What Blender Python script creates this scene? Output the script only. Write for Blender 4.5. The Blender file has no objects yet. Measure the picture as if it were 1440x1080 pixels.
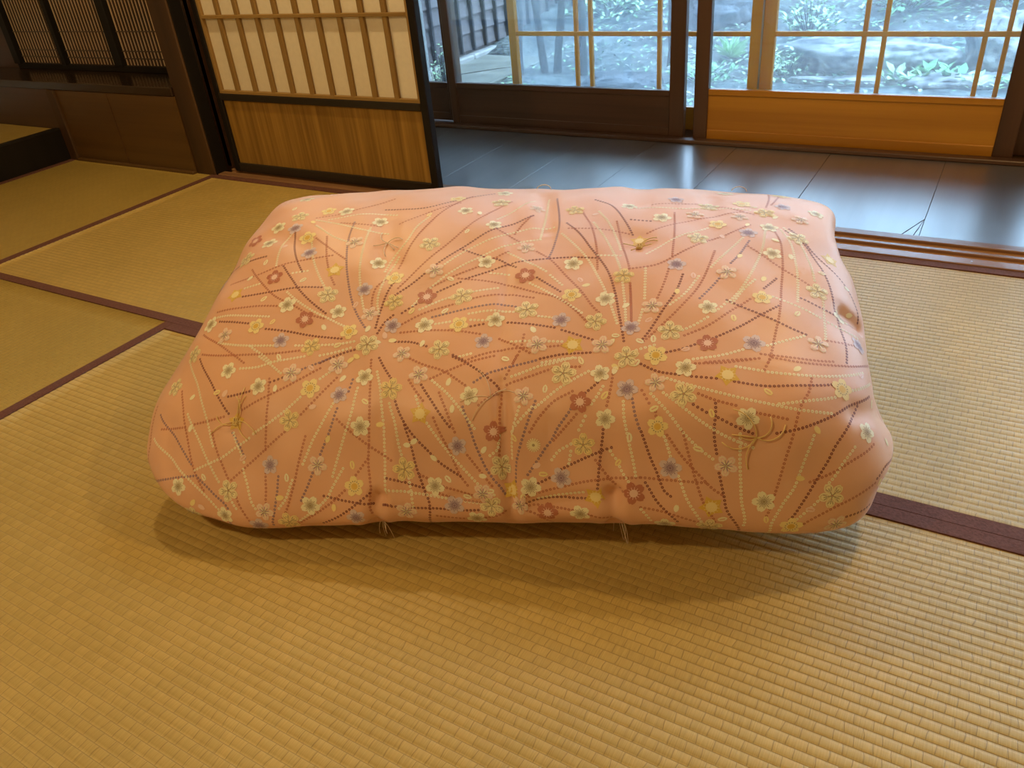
import bpy, math, random
import numpy as np
from mathutils import Vector, Matrix, noise
from mathutils.bvhtree import BVHTree

# tuning of light
SKY_STRENGTH = 7.6
GLASS_VEIL = 0.105
LAMPS = [
    ('ceiling_lamp', (-2.2, 1.92, 2.2), 36, (1.0, .72, .36), .035),
    ('ceiling_lamp', (.25, 2.20, 2.15), 36, (1.0, .65, .27), .035),
    ('ceiling_lamp', (-1.5, -.6, 2.4), 50, (1.0, .72, .37), .08),
]

# ------------------------------------------------------------------ camera, sky, lamps, exposure
S = 0.85                                   # metres per layout unit (eye height = 1 unit)
scene = bpy.context.scene
COL = scene.collection
scene.view_settings.view_transform = 'Standard'
scene.view_settings.look = 'None'
scene.view_settings.gamma = 1.0
scene.view_settings.use_curve_mapping = False
scene.view_settings.exposure = 0.10

cam_d = bpy.data.cameras.new('camera')
cam = bpy.data.objects.new('camera', cam_d)
COL.objects.link(cam)
cam_d.sensor_width = 36.0
cam_d.lens = 1107.32 / 1440 * 36.0
cam_d.clip_start = 0.02
cam_d.clip_end = 200
RX = ((0.86244053, 0.20621763, -0.4622452), (0.49904123, -0.49904123, 0.7084601), (-0.08458245, -0.84168411, -0.53330448))
m = Matrix(((RX[0][0], -RX[0][1], -RX[0][2], 0), (RX[1][0], -RX[1][1], -RX[1][2], 0), (RX[2][0], -RX[2][1], -RX[2][2], 1.0 * S), (0, 0, 0, 1)))
cam.matrix_world = m
scene.camera = cam

world = bpy.data.worlds.new('overcast_sky')
scene.world = world
world.use_nodes = True
wn = world.node_tree
bg = wn.nodes['Background']
bg.inputs['Color'].default_value = (0.50, 0.72, 1.0, 1)
bg.inputs['Strength'].default_value = SKY_STRENGTH


def lamp(name, loc, power, color, radius):
    d = bpy.data.lights.new(name, 'POINT')
    d.energy = power
    d.color = color
    d.shadow_soft_size = radius * S
    o = bpy.data.objects.new(name, d)
    COL.objects.link(o)
    o.location = [c * S for c in loc]
    return o


for _n, _l, _p, _c, _r in LAMPS:
    lamp(_n, _l, _p, _c, _r)

# ------------------------------------------------------------------ helpers


def tag(o, label=None, cat=None, group=None, kind=None):
    if label: o['label'] = label
    if cat: o['category'] = cat
    if group: o['group'] = group
    if kind: o['kind'] = kind
    return o


def link(name, me, mats=(), parent=None):
    for x in (mats if isinstance(mats, (list, tuple)) else [mats]):
        me.materials.append(x)
    o = bpy.data.objects.new(name, me)
    COL.objects.link(o)
    if parent: o.parent = parent
    return o


def share(name, me, parent, loc=(0, 0, 0), rz=0, scale=None):
    o = bpy.data.objects.new(name, me)
    COL.objects.link(o)
    if parent: o.parent = parent
    o.location = [c * S for c in loc]
    o.rotation_euler = (0, 0, rz)
    if scale: o.scale = scale
    return o


def empty(name, loc=(0, 0, 0)):
    o = bpy.data.objects.new(name, None)
    COL.objects.link(o)
    o.location = [c * S for c in loc]
    o.empty_display_size = .1
    return o


class MB:
    """collects boxes, tubes ... in layout units, builds ONE mesh object"""
    def __init__(s): s.v = []; s.f = []; s.sm = []

    def box(s, x0, x1, y0, y1, z0, z1, b=0.0):
        if b <= 0:
            n = len(s.v)
            s.v += [(x, y, z) for z in (z0, z1) for y in (y0, y1) for x in (x0, x1)]
            s.f += [tuple(n + i for i in q) for q in ((0, 2, 3, 1), (4, 5, 7, 6), (0, 1, 5, 4), (2, 6, 7, 3), (0, 4, 6, 2), (1, 3, 7, 5))]
            s.sm += [False] * 6
            return s
        b = min(b, (x1 - x0) * .45, (y1 - y0) * .45, (z1 - z0) * .45)
        n = len(s.v)
        # chamfered box: 24 vertices
        c = {}
        for i, x in enumerate((x0, x1)):
            for j, y in enumerate((y0, y1)):
                for k, z in enumerate((z0, z1)):
                    dx = b if i == 0 else -b; dy = b if j == 0 else -b; dz = b if k == 0 else -b
                    c[i, j, k] = len(s.v)
                    s.v += [(x, y + dy, z + dz), (x + dx, y, z + dz), (x + dx, y + dy, z)]
        def q(*p): s.f.append(tuple(p)); s.sm.append(False)
        for i in (0, 1):
            a = [c[i, 0, 0], c[i, 1, 0], c[i, 1, 1], c[i, 0, 1]]
            q(*(a[::-1] if i == 0 else a))
            a = [c[0, i, 0] + 1, c[1, i, 0] + 1, c[1, i, 1] + 1, c[0, i, 1] + 1]
            q(*(a if i == 0 else a[::-1]))
            a = [c[0, 0, i] + 2, c[1, 0, i] + 2, c[1, 1, i] + 2, c[0, 1, i] + 2]
            q(*(a[::-1] if i == 0 else a))
        for i in (0, 1):
            for j in (0, 1):
                a, d = c[i, j, 0], c[i, j, 1]; q(a, a + 1, d + 1, d)
                a, d = c[i, 0, j], c[i, 1, j]; q(a, a + 2, d + 2, d)
                a, d = c[0, i, j], c[1, i, j]; q(a + 1, a + 2, d + 2, d + 1)
        for k in c.values(): q(k, k + 1, k + 2)
        return s

    def tube(s, pts, r, n=6):
        pts = [Vector(p) for p in pts]
        rs = r if isinstance(r, (list, tuple)) else [r] * len(pts)
        base = len(s.v)
        prev = None
        for i, p in enumerate(pts):
            t = (pts[min(i + 1, len(pts) - 1)] - pts[max(i - 1, 0)])
            if t.length < 1e-9: t = Vector((0, 0, 1))
            t.normalize()
            if prev is None:
                a = t.orthogonal().normalized()
            else:
                a = (prev - t * prev.dot(t))
                a = a.normalized() if a.length > 1e-6 else t.orthogonal().normalized()
            prev = a
            b_ = t.cross(a)
            for k in range(n):
                an = 2 * math.pi * k / n
                s.v.append(tuple(p + (a * math.cos(an) + b_ * math.sin(an)) * rs[i]))
        for i in range(len(pts) - 1):
            for k in range(n):
                s.f.append((base + i * n + k, base + i * n + (k + 1) % n, base + (i + 1) * n + (k + 1) % n, base + (i + 1) * n + k)); s.sm.append(True)
        s.f.append(tuple(base + k for k in range(n))[::-1]); s.sm.append(False)
        e = base + (len(pts) - 1) * n
        s.f.append(tuple(e + k for k in range(n))); s.sm.append(False)
        return s

    def mesh(s, name='mesh'):
        me = bpy.data.meshes.new(name)
        me.from_pydata([(x * S, y * S, z * S) for x, y, z in s.v], [], s.f)
        me.polygons.foreach_set('use_smooth', s.sm)
        me.update()
        return me

    def build(s, name, mat, parent=None, loc=None):
        if s.sm and not any(s.sm): pass
        me = s.mesh(name)
        bmfix(me)
        o = link(name, me, mat, parent)
        if loc: o.location = [c * S for c in loc]
        return o


def bmfix(me):
    import bmesh
    b = bmesh.new(); b.from_mesh(me)
    bmesh.ops.recalc_face_normals(b, faces=b.faces)
    b.to_mesh(me); b.free()


def box(name, mat, d, parent=None, b=0.002):
    return MB().box(*d, b=b).build(name, mat, parent)


# ------------------------------------------------------------------ materials
def newmat(name):
    mt = bpy.data.materials.new(name)
    mt.use_nodes = True
    nt = mt.node_tree
    for n in list(nt.nodes): nt.nodes.remove(n)
    out = nt.nodes.new('ShaderNodeOutputMaterial')
    p = nt.nodes.new('ShaderNodeBsdfPrincipled')
    nt.links.new(p.outputs[0], out.inputs[0])
    return mt, nt, p, out


def N(nt, t, **kw):
    n = nt.nodes.new(t)
    for k, v in kw.items():
        if k in n.inputs.keys() if hasattr(n.inputs, 'keys') else False: n.inputs[k].default_value = v
        else: setattr(n, k, v)
    return n


def L(nt, a, b): nt.links.new(a, b)


def ramp(nt, src, stops):
    r = nt.nodes.new('ShaderNodeValToRGB')
    e = r.color_ramp.elements
    while len(e) < len(stops): e.new(.5)
    for i, (p, c) in enumerate(stops):
        e[i].position = p
        e[i].color = (*c, 1) if len(c) == 3 else c
    L(nt, src, r.inputs[0])
    return r


def coords(nt, scale=(1, 1, 1), kind='Object', rot=(0, 0, 0)):
    t = nt.nodes.new('ShaderNodeTexCoord')
    mp = nt.nodes.new('ShaderNodeMapping')
    mp.inputs['Scale'].default_value = scale
    mp.inputs['Rotation'].default_value = rot
    L(nt, t.outputs[kind], mp.inputs[0])
    return mp.outputs[0]


def bump(nt, h, p, strength=.3, dist=.001):
    b = nt.nodes.new('ShaderNodeBump')
    b.inputs['Strength'].default_value = strength
    b.inputs['Distance'].default_value = dist
    L(nt, h, b.inputs['Height'])
    L(nt, b.outputs[0], p.inputs['Normal'])
    return b


def wood(name, c0, c1, axis='z', rough=.5, scale=1.0, contrast=1.0, bstr=.25, coat=0.0, spec=.5, ring=14):
    """stretched-noise wood grain running along the given axis"""
    mt, nt, p, out = newmat(name)
    s = {'x': (.6, 22, 22), 'y': (22, .6, 22), 'z': (22, 22, .6)}[axis]
    co = coords(nt, tuple(k * scale for k in s))
    n1 = N(nt, 'ShaderNodeTexNoise'); n1.inputs['Scale'].default_value = 1.0; n1.inputs['Detail'].default_value = 6; n1.inputs['Roughness'].default_value = .6
    L(nt, co, n1.inputs['Vector'])
    s2 = {'x': (.35, 3, 3), 'y': (3, .35, 3), 'z': (3, 3, .35)}[axis]
    co2 = coords(nt, tuple(k * scale for k in s2))
    n2 = N(nt, 'ShaderNodeTexNoise'); n2.inputs['Scale'].default_value = 1.3; n2.inputs['Detail'].default_value = 2
    L(nt, co2, n2.inputs['Vector'])
    mul = N(nt, 'ShaderNodeMath', operation='MULTIPLY'); mul.inputs[1].default_value = ring
    L(nt, n2.outputs[0], mul.inputs[0])
    sn = N(nt, 'ShaderNodeMath', operation='SINE'); L(nt, mul.outputs[0], sn.inputs[0])
    ma = N(nt, 'ShaderNodeMath', operation='MULTIPLY_ADD'); ma.inputs[1].default_value = .16 * contrast
    L(nt, sn.outputs[0], ma.inputs[0]); L(nt, n1.outputs[0], ma.inputs[2])
    r = ramp(nt, ma.outputs[0], [(.30, c0), (.70, c1)])
    L(nt, r.outputs[0], p.inputs['Base Color'])
    p.inputs['Roughness'].default_value = rough
    p.inputs['Specular IOR Level'].default_value = spec
    p.inputs['Coat Weight'].default_value = coat
    p.inputs['Coat Roughness'].default_value = .22
    bump(nt, ma.outputs[0], p, bstr, .0012)
    return mt


def plain(name, col, rough=.6, spec=.4, noise_s=0, var=.12, metallic=0.0, bstr=0.0, sheen=0):
    mt, nt, p, out = newmat(name)
    p.inputs['Roughness'].default_value = rough
    p.inputs['Specular IOR Level'].default_value = spec
    p.inputs['Metallic'].default_value = metallic
    p.inputs['Sheen Weight'].default_value = sheen
    if noise_s:
        n = N(nt, 'ShaderNodeTexNoise'); n.inputs['Scale'].default_value = noise_s; n.inputs['Detail'].default_value = 5
        L(nt, coords(nt), n.inputs['Vector'])
        r = ramp(nt, n.outputs[0], [(.3, tuple(c * (1 - var) for c in col)), (.7, tuple(min(1, c * (1 + var)) for c in col))])
        L(nt, r.outputs[0], p.inputs['Base Color'])
        if bstr: bump(nt, n.outputs[0], p, bstr, .004)
    else:
        p.inputs['Base Color'].default_value = (*col, 1)
    return mt


def tatami_mat_material(name, c_lo, c_hi, c_tick):
    """woven rush: object x runs along the ribs, y across them"""
    mt, nt, p, out = newmat(name)
    pitch = RIB * S
    tc = nt.nodes.new('ShaderNodeTexCoord')
    # wobble so the cells are irregular
    nz = N(nt, 'ShaderNodeTexNoise'); nz.inputs['Scale'].default_value = 9; nz.inputs['Detail'].default_value = 3
    L(nt, tc.outputs['Object'], nz.inputs['Vector'])
    sub = N(nt, 'ShaderNodeVectorMath', operation='SUBTRACT'); sub.inputs[1].default_value = (.5, .5, .5)
    L(nt, nz.outputs['Color'], sub.inputs[0])
    sc = N(nt, 'ShaderNodeVectorMath', operation='MULTIPLY'); sc.inputs[1].default_value = (.030, .0, 0)
    L(nt, sub.outputs[0], sc.inputs[0])
    add = N(nt, 'ShaderNodeVectorMath', operation='ADD')
    L(nt, tc.outputs['Object'], add.inputs[0]); L(nt, sc.outputs[0], add.inputs[1])
    br = nt.nodes.new('ShaderNodeTexBrick')
    br.offset = .5; br.offset_frequency = 2; br.squash = 1.0
    br.inputs['Scale'].default_value = 1.0
    br.inputs['Brick Width'].default_value = .021
    br.inputs['Row Height'].default_value = pitch
    br.inputs['Mortar Size'].default_value = .0009
    br.inputs['Mortar Smooth'].default_value = .8
    br.inputs['Bias'].default_value = -.2
    br.inputs['Color1'].default_value = (0, 0, 0, 1); br.inputs['Color2'].default_value = (1, 1, 1, 1); br.inputs['Mortar'].default_value = (.5, .5, .5, 1)
    L(nt, add.outputs[0], br.inputs['Vector'])
    # straw lines, running across the ribs
    mp = nt.nodes.new('ShaderNodeMapping'); mp.inputs['Scale'].default_value = (650, 28, 1)
    L(nt, tc.outputs['Object'], mp.inputs[0])
    st = N(nt, 'ShaderNodeTexNoise'); st.inputs['Scale'].default_value = 1; st.inputs['Detail'].default_value = 2
    L(nt, mp.outputs[0], st.inputs['Vector'])
    big = N(nt, 'ShaderNodeTexNoise'); big.inputs['Scale'].default_value = 2.2; big.inputs['Detail'].default_value = 4
    L(nt, tc.outputs['Object'], big.inputs['Vector'])
    mx = N(nt, 'ShaderNodeMath', operation='MULTIPLY_ADD'); mx.inputs[1].default_value = .45
    L(nt, st.outputs[0], mx.inputs[0])
    m2 = N(nt, 'ShaderNodeMath', operation='MULTIPLY'); m2.inputs[1].default_value = .45
    L(nt, big.outputs[0], m2.inputs[0]); L(nt, m2.outputs[0], mx.inputs[2])
    b1 = N(nt, 'ShaderNodeMath', operation='MULTIPLY_ADD'); b1.inputs[1].default_value = .10
    sep = nt.nodes.new('ShaderNodeSeparateColor'); L(nt, br.outputs['Color'], sep.inputs[0])
    L(nt, sep.outputs[0], b1.inputs[0]); L(nt, mx.outputs[0], b1.inputs[2])
    r = ramp(nt, b1.outputs[0], [(.28, c_lo), (.66, c_hi)])
    mix = nt.nodes.new('ShaderNodeMix'); mix.data_type = 'RGBA'
    fm = N(nt, 'ShaderNodeMath', operation='MULTIPLY'); fm.inputs[1].default_value = .5
    L(nt, br.outputs['Fac'], fm.inputs[0])
    L(nt, fm.outputs[0], mix.inputs['Factor'])
    L(nt, r.outputs[0], mix.inputs['A']); mix.inputs['B'].default_value = (*c_tick, 1)
    L(nt, mix.outputs['Result'], p.inputs['Base Color'])
    p.inputs['Roughness'].default_value = .46
    p.inputs['Specular IOR Level'].default_value = .42
    h = N(nt, 'ShaderNodeMath', operation='MULTIPLY_ADD'); h.inputs[1].default_value = -.8
    L(nt, br.outputs['Fac'], h.inputs[0]); L(nt, st.outputs[0], h.inputs[2])
    bump(nt, h.outputs[0], p, .35, .0007)
    return mt


RIB = 0.01765
M = {}
M['tatami'] = tatami_mat_material('woven_rush', (.40, .285, .075), (.615, .435, .13), (.19, .13, .035))
M['tatami_smooth'] = tatami_mat_material('woven_rush_yellow_dimmed', (.36, .255, .055), (.49, .35, .09), (.23, .155, .035))  # yellower rush, colour lowered for lamplight falling off to the left
M['heri'] = plain('border_cloth', (.150, .066, .048), .85, .2, 260, .25, bstr=.2)
M['shikii'] = wood('threshold_wood', (.20, .10, .045), (.34, .18, .085), 'x', .32, spec=.6)
M['shikii_groove'] = wood('threshold_groove', (.34, .17, .06), (.46, .25, .10), 'x', .4)
M['board'] = wood('polished_dark_floorboard', (.034, .032, .036), (.062, .058, .063), 'y', .46, spec=1.0, coat=1.0, bstr=.05)
for _x in M['board'].node_tree.nodes:
    if _x.type == 'BSDF_PRINCIPLED':
        _x.inputs['IOR'].default_value = 1.9; _x.inputs['Coat IOR'].default_value = 1.9; _x.inputs['Coat Roughness'].default_value = .26
M['pillar'] = wood('pillar_wood', (.045, .021, .007), (.085, .040, .013), 'z', .5)
M['black'] = wood('black_lacquer', (.007, .005, .004), (.013, .010, .008), 'z', .5, spec=.25, bstr=.08)
M['blackx'] = wood('black_lacquer_rail', (.012, .009, .007), (.024, .018, .013), 'x', .34, bstr=.08)
M['cedar'] = wood('cedar_panel', (.20, .10, .012), (.42, .235, .042), 'z', .5, scale=2.6, contrast=.35, ring=17)
M['kumiko'] = wood('lattice_wood', (.20, .115, .026), (.32, .19, .055), 'z', .6)
M['kumikox'] = wood('lattice_wood_cross', (.24, .14, .035), (.36, .22, .065), 'x', .6)
M['dark'] = wood('dark_brown_wood', (.048, .022, .012), (.095, .044, .022), 'x', .35, spec=.5)
M['darkz'] = wood('dark_brown_stile', (.048, .022, .012), (.095, .044, .022), 'z', .35, spec=.5)
M['amber'] = wood('lamplit_rail_wood', (.38, .155, .010), (.55, .25, .022), 'x', .33, scale=.8, spec=.5)  # rail wood with the warm lamplight painted into its colour
M['outer'] = wood('outer_sash_wood', (.86, .33, .035), (.96, .42, .055), 'z', .5)
M['outerx'] = wood('outer_sash_wood_cross', (.86, .33, .035), (.96, .42, .055), 'x', .5)
M['jiita'] = wood('alcove_board_wood', (.070, .034, .008), (.13, .066, .017), 'x', .45)
M['ledge'] = wood('alcove_ledge_wood', (.018, .009, .005), (.036, .018, .010), 'x', .2, spec=.5, coat=.1, bstr=.04)
M['plaster'] = plain('room_plaster', (.50, .42, .28), .9, .2, 30, .06, bstr=.1)
M['ceiling'] = wood('ceiling_board', (.30, .19, .09), (.40, .26, .13), 'x', .6)
M['metal'] = plain('dull_metal', (.55, .55, .58), .35, .5, metallic=1.0)


def paper_material(name, col, transl):
    mt, nt, p, out = newmat(name)
    n = N(nt, 'ShaderNodeTexNoise'); n.inputs['Scale'].default_value = 60; n.inputs['Detail'].default_value = 5
    L(nt, coords(nt), n.inputs['Vector'])
    r = ramp(nt, n.outputs[0], [(.3, tuple(c * .95 for c in col)), (.7, col)])
    L(nt, r.outputs[0], p.inputs['Base Color'])
    p.inputs['Roughness'].default_value = .9
    p.inputs['Specular IOR Level'].default_value = .1
    tr = nt.nodes.new('ShaderNodeBsdfTranslucent'); L(nt, r.outputs[0], tr.inputs[0])
    mx = nt.nodes.new('ShaderNodeMixShader'); mx.inputs[0].default_value = transl
    L(nt, p.outputs[0], mx.inputs[1]); L(nt, tr.outputs[0], mx.inputs[2]); L(nt, mx.outputs[0], out.inputs[0])
    return mt


M['paper'] = paper_material('white_paper', (.95, .86, .66), .12)
M['paper_dim'] = paper_material('lamplit_paper', (.88, .66, .40), .2)  # paper tinted tan to carry the warm lamplight on the window


def glass_material(name, veil):
    mt, nt, p, out = newmat(name)
    nt.nodes.remove(p)
    tr = nt.nodes.new('ShaderNodeBsdfTransparent'); tr.inputs[0].default_value = (.93, .97, .98, 1)
    gl = nt.nodes.new('ShaderNodeBsdfGlossy'); gl.inputs['Roughness'].default_value = .02
    fr = nt.nodes.new('ShaderNodeFresnel'); fr.inputs[0].default_value = 1.5
    mx = nt.nodes.new('ShaderNodeMixShader')
    L(nt, fr.outputs[0], mx.inputs[0]); L(nt, tr.outputs[0], mx.inputs[1]); L(nt, gl.outputs[0], mx.inputs[2])
    du = nt.nodes.new('ShaderNodeBsdfTranslucent'); du.inputs[0].default_value = (.85, .92, 1, 1)
    n = N(nt, 'ShaderNodeTexNoise'); n.inputs['Scale'].default_value = 3; n.inputs['Detail'].default_value = 4
    L(nt, coords(nt), n.inputs['Vector'])
    mr = N(nt, 'ShaderNodeMapRange'); mr.inputs['To Min'].default_value = veil * .7; mr.inputs['To Max'].default_value = veil * 1.3
    L(nt, n.outputs[0], mr.inputs[0])
    m2 = nt.nodes.new('ShaderNodeMixShader')
    L(nt, mr.outputs[0], m2.inputs[0]); L(nt, mx.outputs[0], m2.inputs[1]); L(nt, du.outputs[0], m2.inputs[2])
    L(nt, m2.outputs[0], out.inputs[0])
    return mt


M['glass'] = glass_material('dusty_hazed_window_glass', GLASS_VEIL)  # dusty pane; its bluish veil also paints in the reflection haze
M['glass_clear'] = glass_material('clear_window_glass', .012)

# ------------------------------------------------------------------ floor and mats
ROOM_X0, ROOM_X1, ROOM_Y0, ROOM_Y1 = -4.10, 2.55, -2.3, 2.349
floor = box('floor', M['plaster'], (ROOM_X0 - .9, ROOM_X1, ROOM_Y0, 2.52, -.12, -.045), b=0)
tag(floor, 'woven straw matting floor of the room with brown cloth seams', kind='structure')


def tatami(x0, x1, y0, y1, along, m='tatami', heri=(1, 1)):
    """one mat: ribs along its long side, cloth border on both long sides"""
    cx, cy = (x0 + x1) / 2, (y0 + y1) / 2
    ln, wd = ((x1 - x0), (y1 - y0)) if along == 'x' else ((y1 - y0), (x1 - x0))
    g = .0012
    ln -= g; wd -= g
    hb = .033
    pr = []
    y = -wd / 2 + (hb if heri[0] else 0)
    yend = wd / 2 - (hb if heri[1] else 0)
    n = int(round((yend - y) / RIB))
    pit = (yend - y) / n
    prof = []
    for i in range(n):
        for k, hz in ((0, 0), (.12, .0007), (.32, .00105), (.5, .00115), (.68, .00105), (.88, .0007)):
            prof.append((y + (i + k) * pit, hz))
    prof.append((yend, 0))
    prof = [(-wd / 2, -.002)] + prof + [(wd / 2, -.002)]
    nx = 40
    v = []; f = []
    rnd = random.Random(int(cx * 100) + 7)
    ph = [rnd.random() * 6 for _ in range(3)]
    for i in range(nx + 1):
        xx = -ln / 2 + ln * i / nx
        for (yy, zz) in prof:
            w = .0006 * math.sin(xx * 5 + ph[0] + yy * 3) + .0004 * math.sin(xx * 11 + yy * 7 + ph[1])
            v.append((xx * S, yy * S, (zz - .0015 + w * .6) * S))
    k = len(prof)
    for i in range(nx):
        for j in range(k - 1):
            a = i * k + j
            f.append((a, a + k, a + k + 1, a + 1))
    nv = len(v)
    z0 = -.045 * S
    for xx in (-ln / 2, ln / 2):
        for yy in (-wd / 2, wd / 2): v.append((xx * S, yy * S, z0))
    f += [(nv, nv + 1, nv + 3, nv + 2)]
    f += [tuple([nv, nv + 1] + [j for j in range(k - 1, -1, -1)]), tuple([nv + 3, nv + 2] + [nx * k + j for j in range(k)])]
    f += [tuple([nv + 2, nv] + [i * k for i in range(nx + 1)]), tuple([nv + 1, nv + 3] + [i * k + k - 1 for i in range(nx, -1, -1)])]
    me = bpy.data.meshes.new('tatami_mat')
    me.from_pydata(v, [], f)
    me.polygons.foreach_set('use_smooth', [i < nx * (k - 1) for i in range(len(f))])
    me.update()
    o = link('tatami_mat', me, M[m], floor)
    o.location = (cx * S, cy * S, 0)
    if along == 'y': o.rotation_euler = (0, 0, math.pi / 2)
    for sgn, on in ((-1, heri[0]), (1, heri[1])):
        if not on: continue
        a = sorted((sgn * (wd / 2), sgn * (wd / 2 - hb)))
        h = MB()
        segs = 24
        for i in range(segs):
            pass
        h.box(-ln / 2, ln / 2, a[0] - .0004, a[1] + .0004, -.03, .0022, b=.0006)
        h.build('cloth_border', M['heri'], o)
    return o


# heri order for along='y' : local +y is world -x
tatami(-3.012, -.80, 1.231, 2.349, 'x')
tatami(-.80, 1.44, 1.231, 2.349, 'x')
tatami(-4.085, -3.012, .112, 2.349, 'y', 'tatami_smooth')
tatami(-1.962, .29, .112, 1.231, 'x')
tatami(-3.06, -1.962, -1.125, 1.231, 'y', 'tatami_smooth')
tatami(.29, 1.44, -1.0, 1.231, 'y')
tatami(1.44, 2.54, .112, 2.349, 'y')
tatami(-1.962, .29, -1.01, .112, 'x')
tatami(-4.085, -3.06, -2.29, .112, 'y')
tatami(1.44, 2.54, -2.29, .112, 'y')
tatami(-3.06, -.80, -2.29, -1.125, 'x')
tatami(-.80, 1.44, -2.29, -1.125, 'x')

# threshold with two sliding grooves
th = MB()
th.box(-3.0, 2.55, 2.349, 2.525, -.05, -.010)
for y0, y1, z in ((2.350, 2.392, .006), (2.430, 2.448, .004), (2.486, 2.525, .004)):
    th.box(-3.01, 2.55, y0, y1, -.02, z, b=.002)
tr = th.build('trim_1', M['shikii'])
tag(tr, 'grooved wooden threshold between the matting and the dark floorboards', kind='structure')
gr = MB()
for y0, y1 in ((2.392, 2.430), (2.448, 2.486)):
    gr.box(-3.0, 2.55, y0, y1, -.012, -.006)
gr.build('sliding_groove', M['shikii_groove'], tr)
for k in range(3):
    MB().tube([(.02 + k * .4, 2.37, .004), (.02 + k * .4, 2.37, .0072)], .003, 8).build('nail_head', M['metal'], tr)

# ------------------------------------------------------------------ veranda floor of dark boards
fl2 = box('floor', M['black'], (-4.0, 3.2, 2.52, 3.30, -.12, -.030), b=0)
tag(fl2, 'polished dark floorboards of the veranda beside the sliding glass doors', kind='structure')
seams = [-3.95, -3.55, -3.13, -2.74, -2.34, -1.942, -1.60, -1.27, -.917, -.542, -.133, .27, .66, 1.05, 1.45, 1.85, 2.25, 2.65, 3.05]
rn = random.Random(4)
for a, b_ in zip(seams, seams[1:]):
    box('floorboard', M['board'], (a + .0005, b_ - .0005, 2.526, 3.30, -.030, -.004 + rn.uniform(-.0004, .0004)), fl2, b=.0009)
# the split at the near end of one board: a thin lighter sliver let in beside the seam
sl = MB()
for (x0, y0, x1, y1) in ((-.133, 2.69, -.185, 2.527), (-.133, 2.69, -.150, 2.527)):
    sl.tube([(x0, y0, -.0038), (x1, y1, -.0038)], .0012, 4)
sl.build('split_line', M['dark'], fl2)

# ------------------------------------------------------------------ lattice paper doors (shoji)


def shoji(n, x0, x1, yf, label):
    """panelled paper door: black frame, cedar board below, paper and lattice above"""
    root = box('door_%d' % n, M['black'], (x0, x0 + .030, yf, yf + .034, .004, 2.08), b=.003)     # left stile is the body
    tag(root, label, kind='structure')
    MB().box(x1 - .034, x1, yf, yf + .034, .004, 2.08, b=.003).build('stile', M['black'], root)
    MB().box(x0 + .030, x1 - .034, yf + .001, yf + .033, .004, .043, b=.003).build('bottom_rail', M['blackx'], root)
    MB().box(x0 + .030, x1 - .034, yf + .001, yf + .033, .318, .347, b=.003).build('middle_rail', M['blackx'], root)
    MB().box(x0 + .030, x1 - .034, yf + .001, yf + .033, 2.04, 2.08, b=.003).build('top_rail', M['blackx'], root)
    MB().box(x0 + .028, x1 - .032, yf + .013, yf + .020, .041, .320).build('panel', M['cedar'], root)
    a, b_ = x0 + .030, x1 - .034
    k = MB()
    w = .0100
    fr = MB().box(a, a + .013, yf + .004, yf + .021, .347, 2.04, b=.001).box(b_ - .010, b_, yf + .004, yf + .021, .347, 2.04, b=.001)
    fr.build('lattice_frame', M['kumiko'], root)
    MB().box(a + .013, b_ - .010, yf + .004, yf + .021, .347, .360, b=.001).build('lattice_frame', M['kumikox'], root)
    st = (b_ - a - .004) / 10
    one = None
    for i in range(1, 10):
        xx = a + .004 + st * i - .002
        if one is None:
            one = MB().box(-w, w, yf + .005, yf + .020, .358, 2.04, b=.0012).mesh('lattice_bar')
            bmfix(one); one.materials.append(M['kumiko'])
        share('lattice_bar', one, root, (xx, 0, 0))
    cr = None
    for zz in (.650, .93, 1.21, 1.49, 1.77):
        if cr is None:
            cr = MB().box(a + .01, b_ - .01, yf + .0035, yf + .0185, -.0065, .0065, b=.0012).mesh('lattice_crossbar')
            bmfix(cr); cr.materials.append(M['kumikox'])
        share('lattice_crossbar', cr, root, (0, 0, zz))
    MB().box(a + .002, b_ - .002, yf + .0212, yf + .0222, .350, 2.045).build('paper', M['paper'], root)
    return root


shoji(1, -2.960, -1.822, 2.412, 'sliding lattice paper door with black frame and cedar lower panel')
d2 = shoji(2, -3.066, -1.98, 2.462, 'second paper lattice door slid behind the first, only a sliver showing')

# corner pillar and lintels
pil = box('trim_2', M['pillar'], (-3.145, -3.022, 2.345, 2.412, -.05, 2.9), b=.004)
tag(pil, 'square brown wooden corner pillar beside the paper doors', kind='structure')
MB().box(-3.0215, -3.016, 2.352, 2.412, -.008, 2.1, b=.001).build('pillar_shade_strip', M['black'], pil)  # black strip painted in for the shaded side of the pillar
lin = box('trim_3', M['pillar'], (-3.0, 2.55, 2.36, 2.52, 2.085, 2.20), b=.004)
tag(lin, 'wooden lintel above the sliding paper doors', kind='structure')

# ------------------------------------------------------------------ alcove wall with writing-window
al = box('wall_alcove', M['jiita'], (-4.02, -3.145, 2.338, 2.36, .010, .342), b=0)
tag(al, 'low wooden board wall under the alcove window ledge', kind='structure')
MB().box(-3.62, -3.618, 2.336, 2.339, .012, .34).build('board_seam', M['dark'], al)
MB().box(-4.02, -3.145, 2.322, 2.352, -.040, .012, b=.003).build('ground_sill', M['jiita'], al)
po = box('trim_4', M['pillar'], (-4.085, -4.02, 2.325, 2.40, -.05, .343), b=.004)
tag(po, 'slim dark post at the end of the alcove board wall', kind='structure')
lg = box('trim_5', M['ledge'], (-4.95, -3.145, 2.336, 2.60, .343, .380), b=.003)
tag(lg, 'polished dark window ledge reflecting the slatted window', kind='structure')
bw = box('wall_tokonoma', M['dark'], (-5.3, -4.085, 2.34, 2.37, -.05, .343), b=0)
tag(bw, 'dark board wall behind the raised alcove floor', kind='structure')

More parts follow.
